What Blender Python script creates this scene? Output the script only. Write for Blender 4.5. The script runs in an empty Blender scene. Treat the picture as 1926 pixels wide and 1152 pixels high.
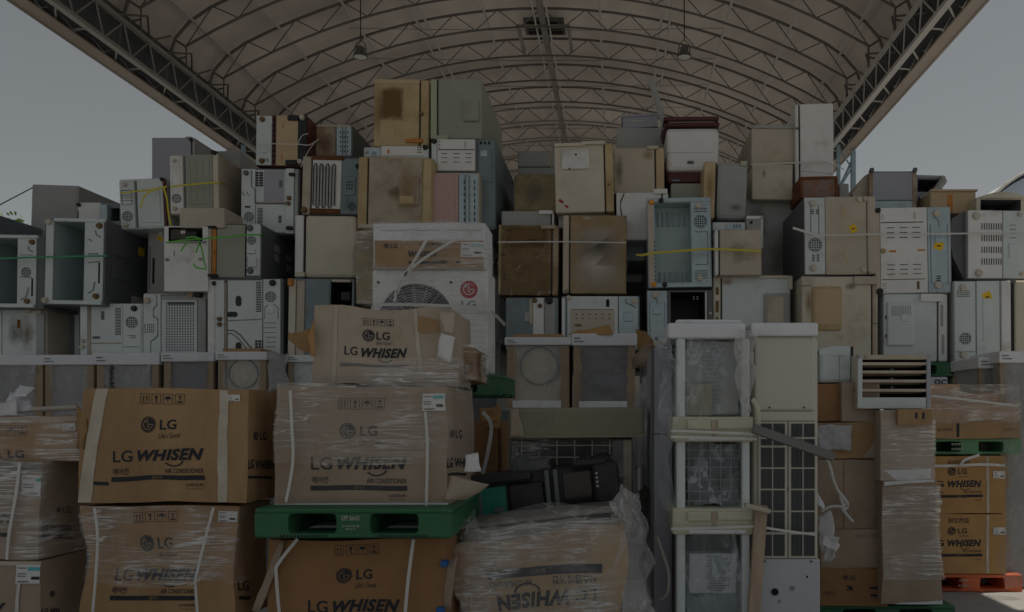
import bpy, bmesh, math, random
from mathutils import Vector, Matrix, noise
S = bpy.context.scene
C = S.collection
R = math.radians

# ---------------------------------------------------------------- camera, sky, sun, exposure
FPX, VX, VY, CZ = 1498.0, 1160.0, 780.0, 1.65       # focal length and vanishing point in photograph pixels, eye height
cd = bpy.data.cameras.new('camera'); cam = bpy.data.objects.new('camera', cd); C.objects.link(cam)
cam.location = (0, 0, CZ); cam.rotation_euler = (R(90), 0, 0)
cd.sensor_width = 36; cd.lens = FPX / 1926 * 36
cd.shift_x = -(VX - 963) / 1926; cd.shift_y = (VY - 576) / 1926
cd.clip_start = 0.05; cd.clip_end = 2000
S.camera = cam
w = bpy.data.worlds.new('World'); S.world = w; w.use_nodes = True
nt = w.node_tree; bg = nt.nodes['Background']
sky = nt.nodes.new('ShaderNodeTexSky'); sky.sky_type = 'NISHITA'; sky.sun_disc = False
SUN_EL, SUN_AZ = 73.5, 80.0                          # azimuth from +Y towards +X
sky.sun_elevation = R(SUN_EL); sky.sun_rotation = R(SUN_AZ)
sky.air_density = 1.0; sky.dust_density = 1.0; sky.ozone_density = 1.0
hs = nt.nodes.new('ShaderNodeHueSaturation'); hs.inputs['Saturation'].default_value = 0.2; hs.inputs['Hue'].default_value = 0.465
nt.links.new(sky.outputs[0], hs.inputs['Color']); nt.links.new(hs.outputs[0], bg.inputs['Color'])
bg.inputs['Strength'].default_value = 0.085
sl = bpy.data.lights.new('sun', 'SUN'); sl.energy = 4.6; sl.angle = R(0.5); sl.color = (1, .91, .78)
so = bpy.data.objects.new('sun', sl); C.objects.link(so)
sd = Vector((math.sin(R(SUN_AZ)) * math.cos(R(SUN_EL)), math.cos(R(SUN_AZ)) * math.cos(R(SUN_EL)), math.sin(R(SUN_EL))))
so.rotation_euler = sd.to_track_quat('Z', 'Y').to_euler(); so.location = (0, 0, 40)
S.view_settings.view_transform = 'Standard'; S.view_settings.look = 'None'
S.view_settings.exposure = -0.75; S.view_settings.gamma = 1
S.cycles.use_denoising = True; S.cycles.max_bounces = 8; S.cycles.diffuse_bounces = 5
S.cycles.transparent_max_bounces = 12; S.cycles.caustics_reflective = False; S.cycles.caustics_refractive = False

# ---------------------------------------------------------------- helpers
def P(px, py, Y): return Vector(((px - VX) / FPX * Y, Y, CZ + (VY - py) / FPX * Y))
MATS = {}
def mat(key, col, rough=.6, var=.12, vs=3., dirt=None, damt=.5, ds=2.2, metal=0., bump=0., bs=60., stretch=None, spec=.4):
    if key in MATS: return MATS[key]
    m = bpy.data.materials.new(key); m.use_nodes = True; t = m.node_tree; N = t.nodes; L = t.links
    b = N['Principled BSDF']; b.inputs['Roughness'].default_value = rough; b.inputs['Metallic'].default_value = metal
    b.inputs['Specular IOR Level'].default_value = spec
    tc = N.new('ShaderNodeTexCoord'); oi = N.new('ShaderNodeObjectInfo'); mp = N.new('ShaderNodeMapping')
    mu = N.new('ShaderNodeMath'); mu.operation = 'MULTIPLY'; mu.inputs[1].default_value = 37.
    L.new(oi.outputs['Random'], mu.inputs[0]); L.new(tc.outputs['Object'], mp.inputs['Vector']); L.new(mu.outputs[0], mp.inputs['Location'])
    if stretch: mp.inputs['Scale'].default_value = stretch
    n = N.new('ShaderNodeTexNoise'); n.inputs['Scale'].default_value = vs; n.inputs['Detail'].default_value = 6; n.inputs['Roughness'].default_value = .62
    L.new(mp.outputs[0], n.inputs['Vector'])
    cr = N.new('ShaderNodeValToRGB'); cr.color_ramp.elements[0].position = .3; cr.color_ramp.elements[1].position = .7
    cr.color_ramp.elements[0].color = (*[max(0, c * (1 - var)) for c in col], 1); cr.color_ramp.elements[1].color = (*[min(1, c * (1 + var)) for c in col], 1)
    L.new(n.outputs['Fac'], cr.inputs[0]); out = cr.outputs[0]
    if dirt:
        n2 = N.new('ShaderNodeTexNoise'); n2.inputs['Scale'].default_value = ds; n2.inputs['Detail'].default_value = 9; n2.inputs['Roughness'].default_value = .7
        mp2 = N.new('ShaderNodeMapping'); mp2.inputs['Location'].default_value = (11, 5, 3); L.new(mp.outputs[0], mp2.inputs['Vector']); L.new(mp2.outputs[0], n2.inputs['Vector'])
        c2 = N.new('ShaderNodeValToRGB'); lo = .72 - damt * .45
        c2.color_ramp.elements[0].position = lo; c2.color_ramp.elements[1].position = min(1, lo + .22); c2.color_ramp.elements[0].color = (0, 0, 0, 1)
        c2.color_ramp.elements[1].color = (.85, .85, .85, 1)
        L.new(n2.outputs['Fac'], c2.inputs[0])
        mx = N.new('ShaderNodeMixRGB'); L.new(c2.outputs[0], mx.inputs[0]); L.new(out, mx.inputs[1]); mx.inputs[2].default_value = (*dirt, 1); out = mx.outputs[0]
    L.new(out, b.inputs['Base Color'])
    if bump:
        n3 = N.new('ShaderNodeTexNoise'); n3.inputs['Scale'].default_value = bs; n3.inputs['Detail'].default_value = 4; L.new(mp.outputs[0], n3.inputs['Vector'])
        bp = N.new('ShaderNodeBump'); bp.inputs['Strength'].default_value = bump; bp.inputs['Distance'].default_value = .02
        L.new(n3.outputs['Fac'], bp.inputs['Height']); L.new(bp.outputs[0], b.inputs['Normal'])
    MATS[key] = m; return m
def film(key, base=.10, streak=.5, sc=(2.5, 2.5, 40), col=(.8, .8, .8), rough=.22):
    if key in MATS: return MATS[key]
    m = bpy.data.materials.new(key); m.use_nodes = True; t = m.node_tree; N = t.nodes; L = t.links
    for x in list(N): N.remove(x)
    o = N.new('ShaderNodeOutputMaterial'); mx = N.new('ShaderNodeMixShader'); tr = N.new('ShaderNodeBsdfTransparent')
    b = N.new('ShaderNodeBsdfPrincipled'); b.inputs['Base Color'].default_value = (*col, 1); b.inputs['Roughness'].default_value = rough
    tc = N.new('ShaderNodeTexCoord'); mp = N.new('ShaderNodeMapping'); mp.inputs['Scale'].default_value = sc
    L.new(tc.outputs['Object'], mp.inputs[0])
    mp.inputs['Rotation'].default_value = (0, .05, 0)
    n = N.new('ShaderNodeTexNoise'); n.inputs['Scale'].default_value = 1.; n.inputs['Detail'].default_value = 3; n.inputs['Distortion'].default_value = .8
    L.new(mp.outputs[0], n.inputs['Vector'])
    n2 = N.new('ShaderNodeTexNoise'); n2.inputs['Scale'].default_value = 3.; n2.inputs['Detail'].default_value = 4; L.new(tc.outputs['Object'], n2.inputs['Vector'])
    def ridge(src, width):                                # whiter fold lines, crease highlights painted in, where noise crosses its middle value
        a = N.new('ShaderNodeMath'); a.operation = 'SUBTRACT'; L.new(src, a.inputs[0]); a.inputs[1].default_value = .5
        c = N.new('ShaderNodeMath'); c.operation = 'ABSOLUTE'; L.new(a.outputs[0], c.inputs[0])
        d = N.new('ShaderNodeMapRange'); L.new(c.outputs[0], d.inputs[0]); d.inputs[1].default_value = 0; d.inputs[2].default_value = width; d.inputs[3].default_value = 1; d.inputs[4].default_value = 0; return d.outputs[0]
    cr = N.new('ShaderNodeMapRange'); cr.inputs[1].default_value = .42; cr.inputs[2].default_value = .66; L.new(n2.outputs['Fac'], cr.inputs[0])
    m1 = N.new('ShaderNodeMath'); m1.operation = 'MULTIPLY'; L.new(ridge(n.outputs['Fac'], .05), m1.inputs[0]); L.new(cr.outputs[0], m1.inputs[1])
    m2 = N.new('ShaderNodeMath'); m2.operation = 'MULTIPLY_ADD'; L.new(m1.outputs[0], m2.inputs[0]); m2.inputs[1].default_value = streak
    m3 = N.new('ShaderNodeMath'); m3.operation = 'MULTIPLY_ADD'; L.new(cr.outputs[0], m3.inputs[0]); m3.inputs[1].default_value = streak * .22; m3.inputs[2].default_value = base; L.new(m3.outputs[0], m2.inputs[2])
    m2.use_clamp = True; L.new(m2.outputs[0], mx.inputs[0])
    bp = N.new('ShaderNodeBump'); bp.inputs['Strength'].default_value = .8; bp.inputs['Distance'].default_value = .02
    L.new(n.outputs['Fac'], bp.inputs['Height']); L.new(bp.outputs[0], b.inputs['Normal'])
    L.new(tr.outputs[0], mx.inputs[1]); L.new(b.outputs[0], mx.inputs[2]); L.new(mx.outputs[0], o.inputs[0])
    MATS[key] = m; return m
def stainmat(key, col, col2, soft=.35, sc=6, rnd=True, mx_=.6):
    if key in MATS: return MATS[key]
    m = bpy.data.materials.new(key); m.use_nodes = True; t = m.node_tree; N = t.nodes; L = t.links
    b = N['Principled BSDF']; b.inputs['Roughness'].default_value = .85
    tc = N.new('ShaderNodeTexCoord'); n = N.new('ShaderNodeTexNoise'); n.inputs['Scale'].default_value = sc; n.inputs['Detail'].default_value = 9; n.inputs['Roughness'].default_value = .7
    L.new(tc.outputs['Object'], n.inputs['Vector'])
    mx = N.new('ShaderNodeMixRGB'); mx.inputs[1].default_value = (*col, 1); mx.inputs[2].default_value = (*col2, 1); L.new(n.outputs['Fac'], mx.inputs[0]); L.new(mx.outputs[0], b.inputs['Base Color'])
    sx = N.new('ShaderNodeSeparateXYZ'); L.new(tc.outputs['Generated'], sx.inputs[0])
    def edge(o):
        a = N.new('ShaderNodeMath'); a.operation = 'SUBTRACT'; a.inputs[1].default_value = .5; L.new(o, a.inputs[0])
        c = N.new('ShaderNodeMath'); c.operation = 'ABSOLUTE'; L.new(a.outputs[0], c.inputs[0]); return c.outputs[0]
    if rnd:
        cv = N.new('ShaderNodeCombineXYZ'); L.new(edge(sx.outputs['X']), cv.inputs[0]); L.new(edge(sx.outputs['Z']), cv.inputs[1])
        mxx = N.new('ShaderNodeVectorMath'); mxx.operation = 'LENGTH'; L.new(cv.outputs[0], mxx.inputs[0]); mo = mxx.outputs['Value']
    else:
        mxx = N.new('ShaderNodeMath'); mxx.operation = 'MAXIMUM'; L.new(edge(sx.outputs['X']), mxx.inputs[0]); L.new(edge(sx.outputs['Z']), mxx.inputs[1]); mo = mxx.outputs[0]
    ad = N.new('ShaderNodeMath'); ad.operation = 'MULTIPLY_ADD'; L.new(n.outputs['Fac'], ad.inputs[0]); ad.inputs[1].default_value = soft; L.new(mo, ad.inputs[2])
    cr = N.new('ShaderNodeValToRGB'); cr.color_ramp.elements[0].position = (.08 if rnd else .30) + soft * .4; cr.color_ramp.elements[1].position = .48 + soft * .42
    cr.color_ramp.elements[0].color = (mx_,) * 3 + (1,); cr.color_ramp.elements[1].color = (0, 0, 0, 1)
    L.new(ad.outputs[0], cr.inputs[0]); L.new(cr.outputs[0], b.inputs['Alpha'])
    MATS[key] = m; return m

def specks(key, col, sc, thr):
    if key in MATS: return MATS[key]
    m = bpy.data.materials.new(key); m.use_nodes = True; t = m.node_tree; N = t.nodes; L = t.links; b = N['Principled BSDF']; b.inputs['Roughness'].default_value = .9; b.inputs['Base Color'].default_value = (*col, 1)
    tc = N.new('ShaderNodeTexCoord'); n = N.new('ShaderNodeTexNoise'); n.inputs['Scale'].default_value = sc; n.inputs['Detail'].default_value = 8; L.new(tc.outputs['Object'], n.inputs['Vector'])
    cr = N.new('ShaderNodeMapRange'); cr.inputs[1].default_value = thr; cr.inputs[2].default_value = thr + .09; cr.inputs[4].default_value = .85; L.new(n.outputs['Fac'], cr.inputs[0]); L.new(cr.outputs[0], b.inputs['Alpha'])
    MATS[key] = m; return m

class MB:
    def __init__(s): s.v = []; s.f = []; s.m = []
    def add(s, vs, fs, mi=0):
        o = len(s.v); s.v += [Vector(p) for p in vs]
        for f in fs: s.f.append([o + i for i in f]); s.m.append(mi)
        return s
    def box(s, x0, x1, y0, y1, z0, z1, mi=0, bev=0, seg=2):
        x0, x1 = sorted((x0, x1)); y0, y1 = sorted((y0, y1)); z0, z1 = sorted((z0, z1))
        vs = [(x, y, z) for z in (z0, z1) for y in (y0, y1) for x in (x0, x1)]
        fs = [(0, 2, 3, 1), (4, 5, 7, 6), (0, 1, 5, 4), (2, 6, 7, 3), (0, 4, 6, 2), (1, 3, 7, 5)]
        bev = min(bev, .45 * min(x1 - x0, y1 - y0, z1 - z0))
        if bev <= 0: return s.add(vs, fs, mi)
        bm = bmesh.new(); V = [bm.verts.new(p) for p in vs]
        for f in fs: bm.faces.new([V[i] for i in f])
        bmesh.ops.bevel(bm, geom=bm.edges[:], offset=bev, segments=seg, affect='EDGES', profile=.5)
        bm.verts.index_update()
        s.add([v.co.copy() for v in bm.verts], [[v.index for v in f.verts] for f in bm.faces], mi); bm.free(); return s
    def tube(s, pts, r, n=6, mi=0, cap=True):
        pts = [Vector(p) for p in pts]; rings = []
        for i, p in enumerate(pts):
            d = (pts[min(i + 1, len(pts) - 1)] - pts[max(i - 1, 0)]).normalized()
            a = d.cross(Vector((0, 0, 1))); a = d.cross(Vector((1, 0, 0))) if a.length < .05 else a
            a.normalize(); b = d.cross(a)
            rings.append([p + (a * math.cos(2 * math.pi * k / n) + b * math.sin(2 * math.pi * k / n)) * r for k in range(n)])
        vs = [v for q in rings for v in q]; fs = []
        for i in range(len(pts) - 1):
            for k in range(n): fs.append((i * n + k, i * n + (k + 1) % n, (i + 1) * n + (k + 1) % n, (i + 1) * n + k))
        if cap: fs += [tuple(range(n)), tuple(range((len(pts) - 1) * n, len(pts) * n))]
        return s.add(vs, fs, mi)
    def prism(s, poly, y0, y1, mi=0):
        n = len(poly); vs = [(x, y0, z) for x, z in poly] + [(x, y1, z) for x, z in poly]
        return s.add(vs, [tuple(range(n)), tuple(range(n, 2 * n))] + [(i, (i + 1) % n, n + (i + 1) % n, n + i) for i in range(n)], mi)
    def cyl(s, cx, cz, r, y0, y1, n=18, mi=0): return s.prism([(cx + r * math.cos(2 * math.pi * k / n), cz + r * math.sin(2 * math.pi * k / n)) for k in range(n)], y0, y1, mi)
    def ring(s, cx, cz, r0, r1, y0, y1, n=28, mi=0):
        c = [(math.cos(2 * math.pi * k / n), math.sin(2 * math.pi * k / n)) for k in range(n)]
        vs = [(cx + r * a, y, cz + r * b) for (r, y) in ((r0, y1), (r0, y0), (r1, y0), (r1, y1)) for a, b in c]; fs = []
        for q in range(3):
            for k in range(n): fs.append((q * n + k, q * n + (k + 1) % n, (q + 1) * n + (k + 1) % n, (q + 1) * n + k))
        return s.add(vs, fs, mi)
    def build(s, name, mats, parent=None, smooth=False, inv=None, norm=True):
        me = bpy.data.meshes.new(name)
        vs = [inv @ v for v in s.v] if inv else s.v
        me.from_pydata([tuple(v) for v in vs], [], s.f)
        for m in (mats if isinstance(mats, (list, tuple)) else [mats]): me.materials.append(m)
        me.polygons.foreach_set('material_index', s.m)
        if norm:
            bm = bmesh.new(); bm.from_mesh(me); bmesh.ops.recalc_face_normals(bm, faces=bm.faces[:]); bm.to_mesh(me); bm.free()
        if smooth: me.polygons.foreach_set('use_smooth', [True] * len(me.polygons))
        o = bpy.data.objects.new(name, me); C.objects.link(o)
        if parent: o.parent = parent
        return o
def tag(o, label=None, cat=None, group=None, kind=None):
    if label: o['label'] = label
    if cat: o['category'] = cat
    if group: o['group'] = group
    if kind: o['kind'] = kind
    return o
def thing(name, label, cat, loc, rot=(0, 0, 0), group=None):
    o = bpy.data.objects.new(name, None); C.objects.link(o); o.location = loc; o.rotation_euler = rot; o.empty_display_size = .1
    return tag(o, label, cat, group)
def inv_of(o): return (Matrix.Translation(o.location) @ o.rotation_euler.to_matrix().to_4x4()).inverted()
def grid_patch(mb, c00, c10, c11, c01, nu, nv, fn=None, mi=0):
    vs = []
    for j in range(nv + 1):
        for i in range(nu + 1):
            u, v = i / nu, j / nv
            p = Vector(c00) * (1 - u) * (1 - v) + Vector(c10) * u * (1 - v) + Vector(c11) * u * v + Vector(c01) * (1 - u) * v
            vs.append(fn(p, u, v) if fn else p)
    return mb.add(vs, [(j * (nu + 1) + i, j * (nu + 1) + i + 1, (j + 1) * (nu + 1) + i + 1, (j + 1) * (nu + 1) + i) for j in range(nv) for i in range(nu)], mi)
def nz(p, s=1., seed=0.): return noise.noise_vector(Vector(p) * s + Vector((seed * 7.3, seed * 3.1, seed * 5.7)))
def sheet(name, c, m, parent=None, amp=.03, fr=4., seed=1, n=10, jag=.0, th=.004):
    """a crumpled sheet of card, paper or film between four world corners, with real thickness"""
    mb = MB()
    def f(p, u, v):
        q = p + nz(p, fr, seed) * amp + nz(p, fr * 3, seed + 2) * amp * .3
        if jag:
            e = (v * 2 - 1) * (.6 + .8 * abs(noise.noise(Vector((u * 6, seed, 0))))) * jag
            q = q + (Vector(c[3]) - Vector(c[0])).normalized() * e * v
        return q
    grid_patch(mb, *c, n, n, f)
    if th:
        k = len(mb.v); nrm = (Vector(c[1]) - Vector(c[0])).cross(Vector(c[3]) - Vector(c[0])).normalized() * th
        fs = list(mb.f); mb.add([v + nrm for v in mb.v], fs)
        N1 = n + 1; bd = [i for i in range(n)] + [n + j * N1 for j in range(n)] + [n * N1 + n - i for i in range(n)] + [(n - j) * N1 for j in range(n)]
        for a, b in zip(bd, bd[1:] + bd[:1]): mb.f.append([a, b, k + b, k + a]); mb.m.append(0)
    return mb.build(name, m, parent, smooth=True, inv=inv_of(parent) if parent else None)
def ribbon(name, pts, width, m, parent=None, label=None, cat=None, group=None, th=.003, up=None):
    mb = MB(); pts = [Vector(p) for p in pts]; vs = []
    for i, p in enumerate(pts):
        d = (pts[min(i + 1, len(pts) - 1)] - pts[max(i - 1, 0)]).normalized()
        s = up if up else d.cross(Vector((0, 1, 0)))
        if s.length < .1: s = Vector((0, 0, 1))
        s = s.normalized() * width / 2; o = d.cross(s).normalized() * th
        vs += [p - s, p + s, p + s + o, p - s + o]
    fs = []
    for i in range(len(pts) - 1):
        a = i * 4
        for k in range(4): fs.append((a + k, a + (k + 1) % 4, a + 4 + (k + 1) % 4, a + 4 + k))
    fs += [(0, 1, 2, 3), tuple(range(len(vs) - 4, len(vs)))]
    mb.add(vs, fs); o = mb.build(name, m, parent, inv=inv_of(parent) if parent else None)
    return tag(o, label, cat, group)
def smoothpts(pts, k=5):
    pts = [Vector(p) for p in pts]; out = []
    for i in range(len(pts) - 1):
        a, b, c, d = pts[max(i - 1, 0)], pts[i], pts[i + 1], pts[min(i + 2, len(pts) - 1)]
        for j in range(k):
            t = j / k; out.append(.5 * ((2 * b) + (c - a) * t + (2 * a - 5 * b + 4 * c - d) * t * t + (3 * b - a - 3 * c + d) * t ** 3))
    return out + [pts[-1]]

# ---------------------------------------------------------------- materials
DUST = (.36, .31, .24)
M = dict(
 white=mat('white_enamel', (.75, .75, .74), .33, .06, 2, DUST, .35), cool=mat('sky_tinted_white_enamel', (.62, .68, .68), .33, .09, 2, (.33, .33, .31), .35),  # cool: white enamel with the skylight's bluish tint put into its colour
 cream=mat('cream_enamel', (.62, .57, .46), .36, .08, 2, (.4, .31, .19), .4), yellow=mat('yellowed_enamel', (.52, .41, .23), .55, .12, 2, (.36, .24, .1), .55),
 tan=mat('tan_enamel', (.56, .42, .26), .55, .08, 2, (.4, .28, .15), .35), beige=mat('beige_enamel', (.52, .46, .37), .5, .09, 2, (.36, .28, .19), .45),
 grey=mat('grey_enamel', (.36, .37, .36), .36, .07, 2, (.24, .23, .2), .35), lilac=mat('lilac_grey_enamel', (.36, .37, .43), .33, .05, 2),
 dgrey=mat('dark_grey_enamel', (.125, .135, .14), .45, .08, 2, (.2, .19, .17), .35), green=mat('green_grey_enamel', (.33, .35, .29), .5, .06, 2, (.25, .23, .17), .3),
 olive=mat('pale_olive_trim', (.42, .46, .33), .5, .06), steel=mat('galvanised_steel', (.42, .5, .54), .3, .14, 5, (.22, .23, .22), .35, metal=.25),
 dsteel=mat('dull_galvanised_steel', (.2, .25, .27), .5, .16, 5, (.16, .14, .12), .4, metal=.25), pink=mat('pink_panel', (.55, .36, .34), .6, .07, 2, DUST, .35),
 red=mat('dark_red_lacquer', (.09, .018, .022), .35, .1), black=mat('black_plastic', (.018, .019, .021), .45, .2, 5, (.08, .075, .07), .3),
 hole=mat('hole_shade_black', (.012, .012, .012), .9, .1), rubber=mat('black_rubber', (.03, .03, .03), .8, .1),  # hole: flat near-black in place of the shade inside openings
 rust=mat('rusty_steel', (.2, .075, .025), .9, .4, 8, (.06, .025, .015), .6), rustpan=mat('rust_blotched_pan', (.25, .18, .16), .8, .2, 5, (.3, .1, .02), .6, ds=6),
 dust=mat('dusty_beige', (.46, .4, .32), .8, .15, 3, (.26, .19, .12), .6), mould=mat('mouldy_beige', (.36, .29, .17), .8, .18, 5, (.17, .14, .07), .6),
 brown=mat('brown_grime', (.19, .125, .065), .85, .3, 5, (.3, .25, .18), .2, ds=7), rusty=mat('rust_dusted_beige', (.42, .34, .25), .8, .15, 5, (.22, .12, .06), .65, ds=5),
 bstain=mat('brown_washed_beige', (.36, .27, .16), .7, .15, 3, (.27, .17, .075), .6, ds=2.4), sticker=mat('yellow_sticker', (.8, .52, .02), .6, .1),
 foot=mat('cream_plastic_foot', (.55, .5, .42), .5, .1), orange=mat('orange_plastic', (.8, .32, .03), .5, .1), orust=mat('orange_rust_paint', (.55, .22, .05), .7, .3, 12),
 foam=mat('white_polystyrene', (.74, .75, .79), .8, .05, 4, (.42, .42, .41), .35, bump=.25, bs=160), creamfoam=mat('aged_polystyrene', (.58, .56, .43), .8, .08, 4, (.42, .38, .27), .4, bump=.25, bs=160),
 card=mat('cardboard', (.39, .25, .13), .85, .16, 3, (.27, .165, .085), .5, bump=.5, bs=12, stretch=(1, 1, .35)), cardo=mat('orange_cardboard', (.45, .265, .11), .85, .12, 3, (.38, .2, .07), .3),
 cardp=mat('pale_cardboard', (.44, .37, .29), .85, .12, 3, (.32, .24, .16), .4, bump=.15, bs=25), cardd=mat('dark_cardboard', (.3, .165, .075), .85, .12, 3, (.22, .12, .06), .4, bump=.15, bs=25),
 cardg=mat('greyed_cardboard', (.36, .28, .21), .85, .12, 3, (.26, .19, .13), .4, bump=.15, bs=25), torn=mat('torn_cardboard', (.3, .18, .08), .9, .3, 9), post=mat('kraft_board_post', (.34, .26, .18), .85, .12, 4, (.25, .18, .12), .3),
 ink=mat('black_print', (.022, .024, .032), .7, .15, 6), redink=mat('red_print', (.42, .02, .045), .5, .05), greyink=mat('grey_print', (.16, .16, .16), .6, .05),
 lightprint=mat('pale_print', (.5, .48, .44), .8, .05), tape=mat('pale_packing_tape', (.5, .45, .36), .35, .15, 6, (.6, .57, .5), .4, bump=.3, bs=30), paper=mat('white_paper', (.68, .68, .68), .8, .06, 5, (.5, .5, .5), .3),
 teal=mat('teal_print', (.1, .45, .45), .7, .1), strapw=mat('white_strap', (.6, .6, .58), .5, .08), strapy=mat('yellow_strap', (.6, .52, .04), .5, .1), strapg=mat('green_strap', (.05, .3, .14), .5, .1), straplg=mat('bright_green_strap', (.12, .45, .06), .5, .1),
 pgreen=mat('green_pallet_plastic', (.03, .14, .062), .55, .2, 5, (.1, .13, .1), .5, ds=4), plight=mat('pale_green_pallet_plastic', (.13, .3, .16), .6, .12, 4, (.28, .34, .24), .35), pred=mat('orange_red_pallet_plastic', (.62, .14, .05), .5, .12, 4, (.34, .12, .07), .35),
 towerw=mat('ivory_tower_panel', (.56, .54, .46), .45, .04, 1.5, (.45, .42, .34), .3), towerb=mat('cool_ivory_panel', (.5, .52, .56), .45, .04, 1.5), fins=mat('dark_fins', (.05, .05, .055), .5, .2, 30),
 board=mat('olive_foam_board', (.28, .265, .19), .75, .1, 3, (.2, .18, .12), .4), tealpanel=mat('teal_panel', (.02, .22, .16), .5, .1, 4), wood=mat('raw_pine', (.42, .32, .23), .8, .2, 5, (.25, .17, .1), .3, stretch=(6, 6, .7)),
 frame=mat('painted_truss_steel', (.3, .29, .27), .5, .08, 2, (.2, .17, .14), .2), framed=mat('dark_truss_steel', (.16, .15, .14), .5, .1, 2), purl=mat('pale_purlin_tube', (.55, .54, .52), .5, .05), blue=mat('blue_grey_column_steel', (.3, .42, .5), .5, .08),
 conc=mat('concrete_yard', (.34, .335, .325), .85, .12, .8, (.22, .215, .205), .5, ds=.6, bump=.2, bs=30), metalg=mat('grey_lamp_metal', (.16, .16, .16), .4, .1, metal=.6), lens=mat('lamp_lens', (.6, .6, .58), .3, .05), wire=mat('dark_wire', (.04, .04, .04), .6, .1),
 silver=mat('silver_insulation', (.42, .42, .44), .45, .2, 9, bump=.6, bs=25), bark=mat('bark', (.12, .09, .06), .9, .3, 6), leaf=mat('leaf', (.14, .2, .035), .6, .35, 4), bluetape=mat('blue_tape', (.02, .12, .4), .5, .1), dust2=mat('dusty_dark_machine', (.09, .08, .07), .8, .4, 8, (.02, .02, .02), .6))
FILM = film('stretch_film', .05, .95, (2.2, 2.2, 36), (.8, .8, .8), .14); FILMG = film('dusty_stretch_film', .12, .85, (2.2, 2.2, 34), (.68, .64, .6), .16); BAG = film('crumpled_clear_film', .16, .42, (7, 7, 7), rough=.15)
GREYBAG = film('grey_film_bag', .45, .35, (9, 9, 4), (.42, .42, .44)); CLEAR = film('clear_bag_film', .12, .3, (10, 10, 3), (.7, .75, .78), .1)
ST_BROWN = stainmat('brown_stain', (.13, .07, .025), (.22, .14, .06), .3, 6, False, .9); ST_RUST = stainmat('rust_stain', (.17, .085, .04), (.27, .18, .11), .7, 16); ST_GREY = stainmat('grey_smudge', (.16, .15, .13), (.25, .23, .2), .6)
ST_LIGHT = stainmat('pale_wiped_patch', (.5, .47, .42), (.44, .4, .34), .3, 3, True, .95); ST_PALE = stainmat('pale_centre', (.6, .57, .51), (.54, .5, .43), .14, 4, True, .9); ST_TAN = stainmat('tan_stain', (.42, .28, .13), (.34, .2, .08), .5)

# ---------------------------------------------------------------- text and print shapes (2-D, fitted to a rectangle)
_T = {}
def text2d(body, bold=0., shear=0.):
    k = (body, bold, shear)
    if k not in _T:
        c = bpy.data.curves.new('lettering', 'FONT'); c.body = body; c.offset = bold; c.shear = shear; c.space_character = 1 + bold * 2.2; c.resolution_u = 3
        o = bpy.data.objects.new('lettering', c); C.objects.link(o)
        me = bpy.data.meshes.new_from_object(o)
        vs = [(v.co.x, v.co.y) for v in me.vertices]; fs = [list(p.vertices) for p in me.polygons]
        bpy.data.objects.remove(o); bpy.data.curves.remove(c); bpy.data.meshes.remove(me)
        if not vs: vs = [(0, 0), (1, 0), (1, 1)]
        x0 = min(v[0] for v in vs); x1 = max(v[0] for v in vs); y0 = min(v[1] for v in vs); y1 = max(v[1] for v in vs)
        _T[k] = ([((a - x0) / max(x1 - x0, 1e-6), (b - y0) / max(y1 - y0, 1e-6)) for a, b in vs], fs)
    return _T[k]
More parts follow.
